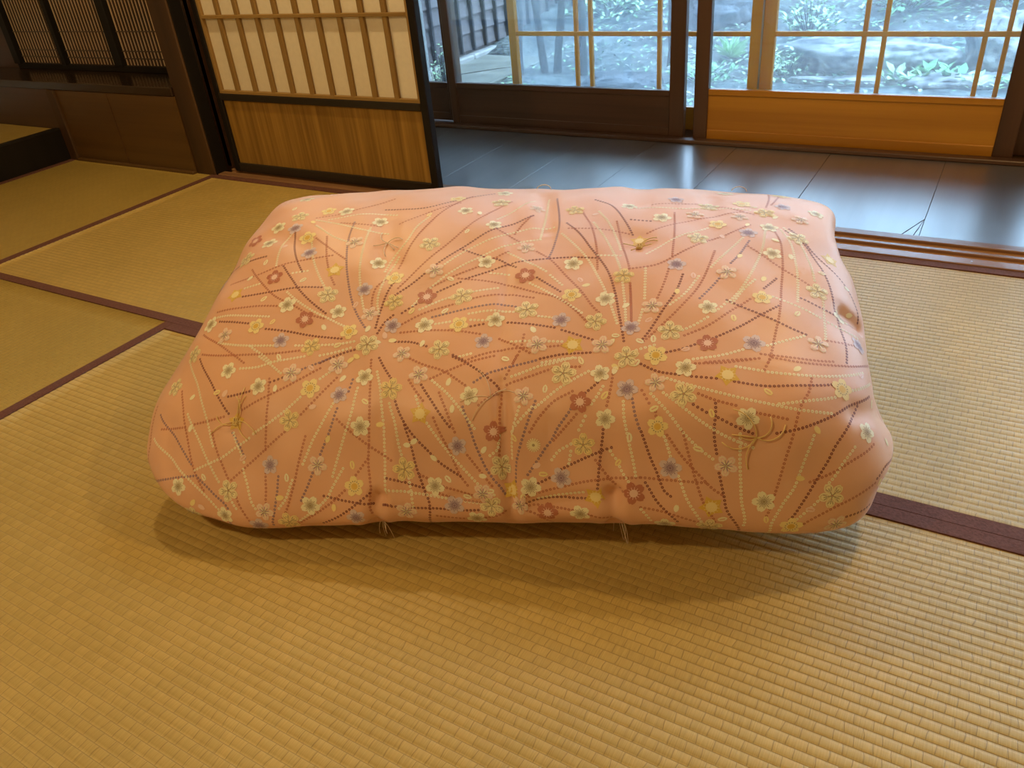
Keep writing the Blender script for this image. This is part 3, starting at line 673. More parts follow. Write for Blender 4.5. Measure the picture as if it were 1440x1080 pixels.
CH=[['d',[-791,-307,791,-863,-294,705,-929,-260,580,-961,-248,478,-968,-287,444]],['r',[-550,-351,933,-680,-379,872,-797,-415,775,-899,-397,632]],['c',[-619,-436,896,-666,-444,871]],['d',[-725,-142,852,-703,-257,865,-672,-359,879,-637,-439,888]],['p',[-518,-103,951,-518,-207,950,-501,-357,948,-476,-483,934,-441,-608,901,-406,-679,869,-376,-724,843]],['c',[-454,-151,967,-453,-300,963,-442,-444,949,-422,-558,923,-402,-633,895]],['r',[-595,-213,923,-564,-375,926,-535,-470,922,-514,-518,916]],['r',[-631,-221,907,-565,-306,932,-504,-374,945]],['c',[-651,-218,897,-619,-346,907,-579,-456,909,-541,-534,904]],['d',[-707,-399,853,-658,-484,868,-621,-544,871,-575,-600,870,-518,-652,863]],['d',[-553,-533,901,-630,-529,871,-708,-529,827,-819,-520,728]],['r',[-829,-367,745,-763,-477,797,-702,-556,823,-631,-610,843,-569,-655,846,-520,-674,851]],['c',[-662,-546,850,-617,-595,855,-561,-641,856,-502,-676,854,-451,-707,845]],['r',[-684,-605,815,-753,-588,771,-834,-569,689,-894,-545,597]],['c',[-700,-648,784,-772,-625,736,-838,-597,671,-884,-575,602]],['d',[-870,-603,614,-815,-635,681,-763,-659,725]],['d',[-695,-699,755,-617,-719,786,-527,-745,800,-447,-759,806]],['c',[-843,-698,585,-760,-742,661,-655,-766,725]],['c',[-587,-772,754,-509,-779,774,-454,-779,787,-406,-771,802]],['r',[-914,-616,494,-842,-702,583,-771,-771,613,-733,-804,613]],['r',[-885,-707,473,-813,-754,572,-725,-781,652,-646,-793,700,-571,-792,740]],['c',[-500,-816,737,-458,-807,757,-413,-793,780]],['c',[-729,-753,680,-678,-795,677,-649,-820,665]],['d',[-390,-797,779,-426,-808,762,-465,-824,735,-493,-840,708]],['c',[-729,-126,849,-748,-217,834,-745,-317,833,-735,-386,834]],['c',[-389,-195,979,-465,-173,965,-563,-115,937,-664,-58,891]],['c',[-328,-359,976,-345,-445,962,-360,-540,936,-361,-609,910,-348,-658,888]],['d',[-312,-474,958,-334,-558,932,-345,-642,896,-349,-717,851]],['r',[-345,-485,953,-373,-531,937,-380,-592,915,-371,-649,890]],['c',[-825,-474,732,-776,-472,786]],['d',[-302,-666,886,-325,-696,867,-340,-739,836]],['c',[-652,-117,897,-584,-201,928,-512,-260,951]],['c',[-386,-26,980,-467,-18,965,-540,-33,944,-619,-59,914]],['r',[-424,-129,974,-493,-120,958,-566,-99,935]],['r',[-425,167,973,-487,87,960,-567,7,935,-669,-34,888]],['d',[-100,275,993,-185,163,997,-287,38,992,-433,34,972]],['r',[-188,101,998,-263,0,994,-323,-77,989,-359,-119,984]],['r',[-162,206,996,-232,-8,996,-280,-206,991,-319,-424,968]],['r',[-25,154,999,-93,-33,1000,-160,-227,995,-227,-378,980,-303,-540,940]],['d',[65,-13,1000,17,-87,1000,-53,-170,998,-133,-304,990,-209,-431,971,-265,-521,948,-309,-576,927]],['c',[137,-96,999,57,-133,999,-20,-205,997,-105,-302,991,-176,-420,974]],['c',[110,-205,997,46,-236,996,-35,-317,989,-120,-418,975,-192,-520,950,-246,-626,909]],['c',[82,235,996,102,39,1000,109,-122,999,108,-201,997]],['p',[115,207,997,152,-53,999,157,-238,995,149,-352,985]],['d',[291,-341,982,221,-337,985,152,-352,985,45,-384,981,-23,-430,973,-95,-484,961]],['d',[-133,-304,990,-54,-348,986,-8,-363,984,53,-412,976]],['r',[-32,-154,999,7,-189,998,45,-227,996]],['r',[20,-309,990,-49,-393,979,-131,-470,964,-207,-539,944]],['c',[21,-315,989,83,-377,982,148,-435,971]],['r',[108,-299,991,158,-363,983,220,-469,963,262,-545,941,295,-614,912,322,-653,892]],['c',[163,-456,967,202,-509,953]],['c',[105,-503,956,150,-539,944,206,-592,925,266,-648,897]],['c',[172,-165,997,225,-261,992,271,-357,981,304,-454,963,334,-550,935,357,-643,894,367,-689,868]],['d',[178,-69,998,226,-162,995,269,-271,989,301,-343,980,334,-431,965,360,-548,933,372,-642,894,384,-759,815]],['r',[216,46,997,260,-112,994,288,-270,988,301,-412,971]],['r',[189,-121,997,277,-122,993,375,-143,982]],['d',[239,185,994,296,117,991,350,-35,986,386,-145,980]],['c',[265,50,994,310,-75,990,350,-223,984,360,-275,980]],['c',[260,-62,994,304,-185,990,341,-303,981,369,-417,964,385,-555,928,391,-687,866]],['c',[295,-326,983,363,-325,976]],['r',[330,-55,988,370,-274,979,395,-414,961]],['r',[401,-496,944,406,-605,907,406,-686,865]],['r',[-118,-484,961,-39,-492,959,40,-514,953,124,-549,941,195,-583,928,250,-641,901,282,-687,875]],['c',[-22,-444,970,35,-454,968]],['d',[124,-472,963,159,-506,954,199,-547,941]],['r',[121,-578,931,45,-565,936,-30,-580,930,-114,-615,915,-193,-649,898,-269,-703,865]],['p',[82,-629,909,17,-620,913,-58,-635,906,-137,-660,893,-179,-674,885]],['c',[67,-653,897,-2,-651,898,-66,-663,891]],['c',[9,-533,947,-65,-558,938,-155,-595,924,-222,-642,902]],['d',[-110,-503,955,-177,-556,939]],['d',[-226,-609,917,-275,-658,892]],['c',[142,-668,889,184,-675,884]],['d',[54,-700,869,123,-705,866,190,-718,856]],['d',[211,-726,850,252,-739,840,297,-755,826]],['d',[-56,-717,858,-19,-707,865]],['c',[-58,-690,875,1,-692,874]],['c',[-165,-704,866,-122,-696,872]],['r',[-270,-736,842,-183,-731,848,-102,-735,845,-27,-746,836]],['d',[-281,-770,813,-232,-775,810,-181,-793,793]],['r',[32,-765,821,80,-791,797,121,-815,771]],['r',[104,-750,833,96,-803,784,77,-846,734]],['r',[212,-785,802,161,-794,794,60,-804,783,-11,-823,762,-61,-844,735]],['c',[176,-772,813,212,-771,814]],['c',[69,-778,809,120,-774,813]],['d',[151,-833,750,211,-816,769,290,-803,781]],['c',[156,-844,735,211,-831,751,260,-823,759]],['d',[-99,-824,761,-61,-844,735]],['c',[-78,-830,754,-47,-821,765]],['c',[-44,-57,1000,1,42,1000,46,188,998]],['r',[61,-22,1000,41,-94,1000,25,-173,998]],['c',[-360,-445,960,-346,-359,975,-313,-261,986,-295,-148,991,-267,-56,994]],['d',[428,-23,973,370,-29,983]],['r',[681,176,881,606,85,920,511,-21,953,427,-130,973]],['r',[490,85,959,506,-120,955,511,-312,948]],['c',[595,-43,924,531,-144,947,476,-243,961,439,-302,966]],['r',[709,51,863,647,-83,900,597,-165,923,543,-265,941,474,-374,952,395,-419,960]],['c',[696,-78,872,663,-205,891,620,-350,906]],['p',[714,-97,860,693,-216,873,671,-303,883]],['p',[647,-395,888,618,-480,889,592,-541,884]],['c',[753,18,831,752,-121,832,736,-265,841,706,-421,851,673,-512,853]],['r',[714,-141,860,763,-194,821,814,-237,770,872,-266,693]],['r',[779,33,807,798,-65,790,807,-206,779,805,-341,775,794,-511,759,775,-631,730,745,-745,672]],['c',[794,71,794,826,-49,759,839,-159,742,846,-276,731,843,-400,724]],['c',[801,97,786,849,-5,729,874,-113,693,886,-222,671]],['d',[807,70,779,863,0,709,896,-89,654,921,-197,602,930,-282,575,940,-385,534,942,-484,494,932,-572,471]],['d',[816,97,770,878,-7,687,928,-65,585,967,-109,457,982,-177,377,988,-215,323]],['r',[625,-229,909,611,-365,909,585,-490,900,537,-603,881,488,-683,853,437,-754,812]],['d',[545,-419,927,528,-524,911,489,-628,882,443,-733,828,428,-755,813]],['c',[735,-366,836,706,-442,848,677,-524,848]],['c',[588,-417,912,552,-528,902,513,-590,893]],['r',[505,-396,942,495,-482,930,479,-561,911]],['c',[440,-408,955,443,-491,939,443,-566,916]],['c',[438,-619,896,425,-684,864]],['r',[401,-506,941,406,-605,907,406,-678,870]],['d',[791,-307,791,760,-398,813]],['r',[723,-482,828,676,-560,837,619,-647,830,547,-713,818]],['d',[793,-475,768,738,-565,793,681,-645,798,619,-706,794]],['d',[664,-516,858,721,-539,814,764,-554,775,813,-561,720,854,-555,667]],['c',[782,-430,789,833,-430,731,895,-425,635]],['c',[915,-418,594,950,-394,498,976,-354,385]],['d',[852,-369,714,890,-368,654,931,-350,566,973,-300,416]],['c',[905,-307,631,906,-409,616,898,-525,597]],['r',[902,-528,588,939,-483,507,967,-428,410]],['c',[849,-566,670,799,-630,704,753,-679,721]],['c',[611,-621,846,572,-667,838,543,-692,833]],['c',[664,-525,855,640,-574,852]],['c',[690,-726,738,626,-770,738,561,-797,738]],['d',[581,-735,789,538,-765,779,495,-785,772]],['r',[732,-723,706,790,-700,664,852,-661,603,902,-613,534]],['r',[725,-742,695,659,-774,714,591,-801,721]],['c',[416,-789,784,465,-764,799]],['c',[699,210,869,629,189,909,549,155,941,446,123,969,374,104,982]],['r',[712,166,861,660,184,893,574,223,931,492,196,958,417,155,975]],['r',[734,541,804,740,280,838]],['r',[764,551,775,753,319,826]],['d',[-887,-717,446,-817,-817,436,-762,-877,378,-714,-916,300]],['c',[-921,-689,351,-862,-790,356,-810,-856,292,-760,-901,184,-698,-935,10]],['r',[-891,-772,227,-849,-830,165,-798,-878,38,-739,-914,-135,-696,-928,-260,-657,-930,-366]],['p',[-903,-761,-15,-832,-850,-29,-778,-892,-96,-730,-918,-174]],['c',[-878,-795,-163,-810,-866,-184,-748,-903,-256,-695,-921,-326,-638,-926,-423,-585,-909,-537]],['r',[-932,-705,-36,-914,-739,-147,-881,-783,-255,-861,-749,-469,-824,-782,-502]],['p',[-822,-780,-510,-764,-882,-343,-698,-928,-253]],['r',[-872,-806,-64,-809,-870,64]],['r',[-790,-883,122,-756,-902,196,-722,-915,267]],['r',[-681,-923,355,-616,-914,496,-551,-892,599,-489,-857,685]],['c',[-826,-853,158,-790,-883,97,-731,-919,-17,-678,-941,-136,-629,-951,-267]],['r',[-727,-921,119,-682,-941,-11,-646,-953,-117,-611,-959,-227]],['p',[-698,-928,-253,-632,-938,-367,-563,-918,-525,-538,-772,-772]],['r',[-600,-961,-238,-578,-971,-87,-559,-975,33,-527,-976,230]],['r',[-633,-871,590,-610,-924,467,-582,-963,261,-554,-975,52]],['c',[-710,-925,-214,-659,-949,-76,-638,-956,32,-615,-961,137]],['c',[-609,-961,182,-571,-959,328,-520,-930,515]],['p',[-673,-943,162,-634,-957,68,-598,-966,-39]],['c',[-670,-943,164,-619,-961,9,-594,-967,-77]],['c',[-586,-968,-137,-553,-969,-269,-519,-954,-422,-505,-946,-470]],['r',[-502,-962,393,-469,-933,531,-433,-886,650]],['r',[-528,-979,-119,-503,-975,-288,-487,-960,-415]],['p',[-486,-984,-173,-471,-975,-330,-459,-944,-497,-453,-890,-639]],['r',[-465,-985,203,-454,-989,-7,-440,-986,-229,-434,-960,-442,-435,-914,-592]],['c',[-419,-951,489,-433,-980,315,-441,-989,164,-440,-990,-54]],['p',[-403,-961,452,-404,-986,271,-408,-993,41]],['p',[-408,-992,-130,-407,-987,-257,-409,-974,-381]],['c',[-363,-917,598,-360,-969,428,-362,-992,226,-361,-996,5,-358,-995,-156]],['c',[-339,-996,-83,-349,-991,-252,-353,-981,-352,-369,-962,-458,-397,-916,-597]],['c',[-448,-987,-198,-446,-974,-360,-452,-954,-461]],['r',[-342,-835,740,-329,-904,630,-314,-964,459,-299,-994,231,-282,-998,-22,-259,-993,-263,-246,-946,-531]],['r',[-394,-977,367,-340,-992,244,-290,-997,129,-228,-999,-2]],['r',[-286,-998,11,-306,-996,-169]],['d',[-259,-989,-305,-285,-972,-422,-316,-940,-544,-349,-899,-640]],['r',[-318,-990,-283,-341,-974,-404,-373,-940,-535,-400,-898,-634]],['d',[-362,-983,-336,-303,-978,-385,-246,-974,-418,-206,-974,-422]],['c',[-316,-874,686,-294,-928,580,-271,-985,346,-253,-998,114,-230,-997,-180,-221,-991,-295]],['d',[-319,-829,749,-270,-896,652]],['d',[-737,-884,414,-680,-891,492]],['d',[-626,-881,573,-593,-875,610]],['p',[-542,-857,667,-504,-842,702,-470,-827,731]],['c',[-737,-819,582,-683,-828,626,-638,-822,670,-548,-815,723]],['c',[-689,-795,667,-646,-828,655,-603,-861,630]],['c',[-459,-869,673,-480,-888,634]],['c',[-592,-952,-348,-550,-934,-483]],['r',[-563,-953,-386,-524,-926,-527,-500,-892,-620]],['r',[-802,-792,-530,-747,-774,-638,-662,-805,-674,-582,-843,-671,-547,-771,-771]],['p',[-385,-893,646,-386,-925,575]],['r',[-158,-896,654,-114,-875,690,-50,-850,728,20,-829,755]],['p',[139,-839,743,72,-860,714,12,-882,679,-31,-907,632]],['c',[241,-824,759,191,-843,736,141,-859,716,72,-889,667]],['r',[259,-852,722,191,-860,713,121,-886,673,58,-911,625]],['r',[84,-828,756,67,-868,702,53,-894,658]],['d',[-98,-830,754,-55,-853,724,-7,-885,674,38,-920,604]],['r',[38,-925,594,9,-943,544,-17,-958,495]],['r',[-234,-830,752,-184,-854,722,-119,-875,690,-56,-915,617]],['d',[-181,-913,620,-145,-952,515,-112,-979,397,-92,-989,323]],['c',[-152,-901,645,-108,-932,574,-67,-965,467,-28,-990,312]],['r',[-128,-933,574,-104,-968,453,-78,-993,277]],['r',[-218,-901,644,-170,-950,521]],['c',[-191,-941,550,-178,-962,477]],['d',[-250,-944,537,-228,-974,421,-192,-993,270,-151,-999,121,-111,-1000,-10,-57,-999,-134]],['d',[-215,-983,363,-188,-998,153,-166,-1000,-47,-140,-995,-240,-119,-966,-460,-124,-794,-794]],['c',[-262,-955,500,-238,-985,347,-219,-998,151,-195,-1000,-49]],['c',[-153,-985,351,-122,-996,225,-88,-1000,75,-50,-1000,-69,-11,-997,-210,23,-992,-290]],['r',[-136,-979,396,-109,-996,226,-88,-1000,92,-62,-1000,-103,-39,-997,-214]],['p',[-60,-962,481,-41,-988,327,-23,-999,149,0,-1000,-31,26,-998,-173,50,-992,-286]],['r',[-44,-1000,63,-4,-1000,-112,18,-997,-207]],['r',[45,-927,589,42,-972,434,37,-997,206,34,-1000,72]],['c',[90,-960,488,73,-987,336,63,-998,176,59,-1000,43]],['c',[123,-959,491,87,-981,382,67,-992,290]],['p',[133,-947,533,110,-981,384,88,-997,196,74,-1000,12,68,-998,-166]],['r',[234,-922,598,180,-947,530,139,-976,415,112,-991,295]],['p',[224,-959,487,186,-985,350,158,-997,207,127,-1000,54,99,-1000,-97]],['r',[236,-968,451,204,-985,352,167,-996,225]],['d',[303,-896,649,267,-925,590]],['c',[282,-865,703,242,-890,664,187,-924,596,132,-959,491]],['c',[316,-905,631,279,-947,526]],['c',[258,-970,440,235,-987,327]],['c',[209,-997,200,176,-999,129,156,-1000,43]],['c',[206,-999,134,197,-1000,18]],['d',[304,-996,178,256,-998,112,210,-1000,29,168,-1000,-52]],['d',[295,-985,336,280,-997,149,265,-999,-15,254,-997,-185]],['r',[350,-847,723,332,-917,603,317,-948,518]],['p',[386,-929,565,384,-959,464,386,-978,362]],['c',[362,-937,548,355,-967,437,351,-990,256,348,-996,67,345,-996,-60]],['r',[261,-999,64,282,-998,-74,303,-995,-214,336,-991,-255]],['c',[299,-997,145,314,-998,-20,330,-996,-142]],['r',[354,-996,-73,298,-998,-90,236,-999,-125,174,-997,-195,114,-993,-275,70,-982,-374]],['d',[148,-999,-120,115,-998,-191,90,-991,-297,70,-979,-394]],['d',[223,-990,-303,172,-990,-312,125,-986,-345,86,-978,-402]],['c',[220,-995,-243,165,-992,-291,121,-987,-336]],['r',[276,-945,-534,209,-967,-453,152,-976,-410,93,-976,-411]],['r',[148,-885,-674,120,-947,-531,86,-970,-445]],['c',[-224,-993,-270,-166,-991,-292,-93,-987,-339,-12,-979,-397,35,-975,-421]],['d',[-227,-998,-164,-183,-997,-201,-140,-995,-248]],['d',[-220,-974,-422,-162,-968,-451,-103,-967,-459,-55,-963,-477,-12,-964,-471]],['r',[-153,-999,-127,-91,-996,-236,-25,-990,-314,31,-981,-381]],['r',[-110,-992,-288,-52,-984,-363,0,-979,-395]],['c',[12,-1000,69,30,-999,139,38,-992,287]],['r',[-104,-937,-561,-46,-921,-603,15,-937,-561,50,-960,-487]],['c',[-177,-998,-161,-164,-990,-309,-156,-970,-440]],['d',[424,-833,733,465,-850,702,518,-852,683]],['d',[548,-853,670,608,-847,650]],['d',[650,-843,628,720,-827,590,787,-793,556,880,-712,479]],['c',[664,-794,688,726,-782,650]],['c',[738,-780,640,812,-747,583,895,-671,493,962,-542,349]],['r',[564,-811,721,626,-794,711,676,-771,705,725,-742,695]],['r',[756,-720,685,745,-745,672,731,-777,652]],['r',[758,-723,681,821,-697,624,883,-648,552,984,-439,266]],['r',[836,-737,550,820,-782,510,786,-840,453,755,-887,350,712,-926,181,673,-944,10,631,-955,-198,597,-949,-358]],['c',[476,-865,676,539,-878,633,596,-883,592,655,-882,545,718,-870,499,775,-851,444,854,-798,362]],['c',[877,-745,423,811,-811,468,739,-860,491]],['c',[926,-665,377,974,-532,248]],['r',[555,-896,587,594,-903,545,636,-903,510]],['r',[677,-901,463,712,-893,435,744,-883,403]],['d',[535,-923,530,561,-932,481]],['d',[585,-936,446,616,-939,390,652,-937,330]],['d',[961,-599,236,901,-734,334,829,-829,345,765,-883,333,707,-916,322]],['d',[928,-691,285,883,-780,249,833,-846,167,792,-883,56,747,-911,-70,692,-932,-236,640,-932,-389]],['r',[915,-739,32,849,-832,16,790,-884,-34,728,-920,-85]],['c',[870,-808,99,827,-854,26,790,-884,-64,760,-903,-130]],['c',[790,-874,269,752,-907,137,716,-927,1,688,-938,-113,642,-948,-260,600,-935,-430,587,-888,-586]],['c',[723,-917,-246,682,-926,-328,645,-927,-406]],['d',[955,-619,-246,918,-729,-169,884,-784,-206]],['r',[876,-792,-238,808,-859,-278,745,-897,-321,684,-915,-394,637,-909,-488]],['d',[840,-793,-432,759,-870,-419,707,-882,-480]],['d',[590,-910,531,568,-951,387,556,-967,281,549,-974,179]],['d',[536,-979,9,527,-978,-177,522,-964,-357,534,-873,-643]],['c',[621,-946,334,600,-964,166,577,-971,-48,558,-969,-250,544,-938,-471]],['c',[436,-912,596,465,-945,492,488,-971,346,512,-979,220,535,-978,132]],['c',[468,-906,600,504,-930,525,536,-948,436,569,-956,355,606,-956,281,639,-951,223]],['r',[488,-971,346,484,-983,202,480,-986,62,477,-986,-93,478,-980,-266,489,-952,-450]],['r',[447,-979,314,462,-987,168,484,-986,16,506,-983,-118,523,-979,-177]],['d',[388,-981,335,390,-993,139,394,-994,-18,398,-992,-173,410,-989,-226]],['c',[439,-981,299,438,-990,133]],['c',[441,-990,-38,444,-986,-226,454,-973,-361,464,-945,-491]],['r',[415,-906,614,426,-934,540]],['r',[439,-942,514,435,-957,456]],['r',[356,-996,-73,400,-993,-83,447,-990,-80,498,-984,-81]],['d',[363,-995,-118,377,-988,-278,394,-974,-383,414,-949,-496]],['r',[341,-982,-353,394,-973,-394,453,-952,-470,495,-928,-534]],['c',[341,-979,-373,359,-946,-518]]]
KR=[[0.0016,0.009,[22,-188,998,34,-514,953,40,-772,815,43,-943,545]],[0.01,0.012,[45,-909,629,47,-979,392,50,-1000,8,59,-989,-320,62,-903,-642]],[0.003,0.012,[-290,-944,535,-253,-999,46,-236,-985,-348,-249,-842,-736]],[0.012,0.013,[-237,-985,-348,-249,-842,-736]],[0.005,0.016,[306,-988,309,294,-998,-72,285,-992,-269,284,-851,-723]],[0.013,0.013,[286,-994,-235,283,-846,-729]],[0.0025,0.01,[163,-967,456,153,-1000,91,155,-996,-232]],[0.004,0.016,[949,482,470,971,324,421,978,141,399]],[0.01,0.016,[957,-282,492,990,-234,306]],[0.005,0.02,[913,-725,279,987,-465,-143]],[0.004,0.012,[15,-975,-419,-65,-987,-336]],[0.006,0.016,[86,-972,-434,172,-987,-334,266,-992,-274]],[0.006,0.02,[47,389,980,102,19,1000,129,-183,998]],[0.004,0.03,[-418,-18,975,-383,-263,978,-351,-445,961]],[0.006,0.03,[-682,-934,258,-673,-939,238]],[0.007,0.035,[408,-186,976,412,-203,975]],[0.008,0.03,[658,-940,287,658,-942,266]],[0.003,0.015,[-212,-997,185,-182,-993,-276]],[0.002,0.015,[-152,-989,320,-131,-993,-272]],[0.0035,0.03,[432,-972,381,394,-992,-174]],[0.003,0.02,[574,344,926,599,101,923]],[0.004,0.025,[338,527,942,381,174,981]],[0.002,0.03,[893,-729,396,776,-892,125,712,-925,-211]],[0.003,0.02,[-850,-831,2,-787,-874,-286]],[0.003,0.02,[-809,-132,778,-659,-268,891]]]
PB=[-0.78,1.3,0.31416,0.62,0.4,4.0,3.0,0.36,0.5,1.0,0.1,0.05,0.0,0.0,0.0]
FR=[-0.0147,-0.0109,-0.0052,0.0035,-0.0092,0.0025,0.0068,0.0083,-0.0026,0.0231,-0.0384,0.0499,-0.0238,0.1318,0.0372,-0.0111,0.0126,0.0173,0.0075,0.0268,-0.0431,0.0578,0.015,-0.0273,0.0323,-0.0335,0.0284,0.0152,-0.0012,-0.0442,0.0447,-0.0048,0.0197,0.0113,-0.046,0.0264,0.0146,-0.0165,-0.0019,-0.0232,-0.0102,0.0065,-0.0264,-0.0158,-0.0494,-0.0355,-0.0487,-0.0143,-0.0019,-0.0017,0.0001,-0.0154,0.0511,0.021,0.0099,0.0241,-0.0055]
RC=[[-0.927,-0.686,-0.309],[-0.943,-0.67,-0.178],[-0.965,-0.602,0.07],[-0.979,-0.497,0.241],[-0.971,-0.38,0.408],[-0.958,-0.292,0.486],[-0.953,-0.069,0.511],[-0.922,0.093,0.601],[-0.912,0.198,0.621],[-0.88,0.319,0.676],[-0.811,0.388,0.764],[-0.664,0.488,0.864],[-0.374,0.457,0.956],[-0.18,0.511,0.953],[0.042,0.487,0.96],[0.233,0.534,0.945],[0.451,0.631,0.888],[0.658,0.534,0.856],[0.783,0.601,0.737],[0.853,0.581,0.655],[0.912,0.516,0.568],[0.949,0.454,0.481],[0.963,0.432,0.432],[0.987,0.243,0.329],[0.993,-0.043,0.273],[0.998,-0.13,0.188],[0.994,-0.331,0.216],[0.992,-0.417,0.014],[0.986,-0.472,-0.157],[0.957,-0.597,-0.291],[0.933,-0.662,-0.338],[0.918,-0.679,-0.386],[0.876,-0.724,-0.47],[0.809,-0.786,-0.528],[0.754,-0.8,-0.592],[0.699,-0.817,-0.628],[0.609,-0.857,-0.633],[0.537,-0.861,-0.662],[0.456,-0.851,-0.703],[0.389,-0.867,-0.691],[0.287,-0.86,-0.71],[0.154,-0.817,-0.769],[0.062,-0.851,-0.727],[-0.083,-0.817,-0.769],[-0.225,-0.816,-0.769],[-0.307,-0.848,-0.725],[-0.388,-0.811,-0.764],[-0.474,-0.838,-0.716],[-0.576,-0.811,-0.717],[-0.63,-0.82,-0.677],[-0.702,-0.795,-0.656],[-0.745,-0.816,-0.579],[-0.809,-0.786,-0.528],[-0.853,-0.754,-0.482],[-0.872,-0.745,-0.442]]
RW=[[-0.0049,-0.0036,-0.0006],[-0.0027,-0.0022,-0.0007],[-0.0137,-0.0078,0.0015],[0.0143,0.0079,-0.002],[-0.0111,-0.0054,0.0024],[0.0097,0.0041,-0.003],[-0.0069,-0.0023,0.0029],[-0.0009,0.0,0.0008],[0.0079,0.0012,-0.0053],[-0.0228,-0.0036,0.015],[0.0154,0.0029,-0.0095],[0.0058,-0.0007,-0.0059],[0.0025,-0.0024,-0.0053],[-0.0052,0.0043,0.0102],[0.0025,-0.0003,-0.0025],[-0.0009,0.0016,0.0029],[0.0007,-0.0003,-0.001],[0.0023,0.002,0.0007],[-0.0175,-0.0179,-0.0086],[0.0059,0.0071,0.0043],[0.0282,0.0265,0.0107],[-0.0122,-0.0121,-0.0054],[-0.011,-0.0102,-0.004],[-0.0021,-0.0006,0.001],[0.0088,0.0067,0.0013],[0.0018,0.0003,-0.0011],[0.0019,0.0011,-0.0002],[-0.0044,-0.0033,-0.0005],[-0.0169,-0.0054,0.0074],[0.0333,0.0105,-0.0148],[0.0192,0.0062,-0.0084],[-0.0426,-0.0139,0.0186],[-0.0449,-0.012,0.023],[0.0464,0.0115,-0.025],[0.0318,0.0098,-0.0146],[-0.0265,-0.0058,0.0152],[0.0142,0.0014,-0.0105],[-0.0147,-0.0044,0.0069],[-0.0078,-0.0022,0.0039],[0.0102,0.0019,-0.0063],[-0.0072,0.004,0.0116],[0.0046,-0.0006,-0.0048],[-0.004,0.0002,0.0037],[0.0009,-0.0041,-0.0063],[-0.0025,0.0063,0.0105],[0.0109,0.01,0.0038],[-0.0023,-0.007,-0.0073],[-0.006,-0.0077,-0.005],[-0.0118,-0.0126,-0.0065],[-0.0093,-0.0063,-0.0003],[0.021,0.0205,0.0089],[-0.0074,-0.0063,-0.002],[-0.0006,-0.0017,-0.0018],[-0.0016,-0.0004,0.0008],[0.011,0.0081,0.0012]]
# ------------------------------------------------------------------ the quilt
PB = np.array(PB); FR = np.array(FR).reshape(3, -1); RC = np.array(RC); RW = np.array(RW)
MONS = [(i, j, k) for i in range(4) for j in range(4) for k in range(4) if 0 < i + j + k <= 3]


def qnorm(Q):
    x, y, z = Q.T
    mm, n = PB[5], PB[6]
    return Q * (((np.abs(x) ** mm + np.abs(y) ** mm) ** (n / mm) + np.abs(z) ** n)[:, None]) ** (-1 / n)


def qsurf(q):
    """point of the cushion surface for unit-body directions q (layout units)"""
    cx, cy, phi, A, B, mm, n, hf, hb, ps, ku, tp, zw, lean, bs = PB
    x, y, z = q.T
    w = np.clip((y + 1) / 2, 0, 1) ** math.exp(bs - .5)
    h = hf + (hb - hf) * w * w * (3 - 2 * w)
    Z = (z + 1) / 2 * h
    k = 1 - ku * np.clip(-z, 0, 1) ** 2 - zw * np.clip(z, 0, 1) ** 2
    a = A * x * k * (1 - tp * y)
    b = B * y * (1 - ku * np.clip(-z, 0, 1) ** 2 * ps) + lean * z
    Mo = np.stack([x ** i * y ** j * z ** l for i, j, l in MONS], -1)
    a = a + Mo @ FR[0]; b = b + Mo @ FR[1]; Z = Z + Mo @ FR[2] * (z + 1) * .5
    P = np.stack([cx + a * math.cos(phi) - b * math.sin(phi), cy + a * math.sin(phi) + b * math.cos(phi), Z], -1)
    return P + np.exp(-((q[:, None] - RC[None]) ** 2).sum(-1) / (2 * .18 ** 2)) @ RW


def unpack(L_): return np.array(L_, float).reshape(-1, 3) / 1000.0


NF = 226
g = np.linspace(-1, 1, NF)
g = np.sign(g) * (1 - (1 - np.abs(g)) ** 1.0)
key = {}
verts = []
faces = []
ga, gb = np.meshgrid(g, g)
on = np.ones_like(ga)
F6 = [(ga, gb, on), (gb, ga, -on), (ga, -on, gb), (gb, on, ga), (on, ga, gb), (-on, gb, ga)]
for (a, b, c) in F6:
    P = np.stack([a, b, c], -1).reshape(-1, 3)
    ids = []
    for p in P:
        kk = (round(p[0] * 1e4), round(p[1] * 1e4), round(p[2] * 1e4))
        i = key.get(kk)
        if i is None:
            i = key[kk] = len(verts); verts.append(p)
        ids.append(i)
    ids = np.array(ids).reshape(NF, NF)
    q4 = np.stack([ids[:-1, :-1], ids[:-1, 1:], ids[1:, 1:], ids[1:, :-1]], -1).reshape(-1, 4)
    faces.append(q4)
faces = np.concatenate(faces)
Q0 = qnorm(np.array(verts))
Pb = np.concatenate([qsurf(Q0[i:i + 20000]) for i in range(0, len(Q0), 20000)])


def vnormals(P, F):
    n = np.cross(P[F[:, 2]] - P[F[:, 0]], P[F[:, 3]] - P[F[:, 1]])
    vn = np.zeros_like(P)
    for k in range(4): np.add.at(vn, F[:, k], n)
    return vn / (np.linalg.norm(vn, axis=1)[:, None] + 1e-12)


VN = vnormals(Pb, faces)
cen = Pb.mean(0)
if ((Pb - cen) * VN).sum() < 0:
    VN = -VN; faces = faces[:, ::-1].copy()

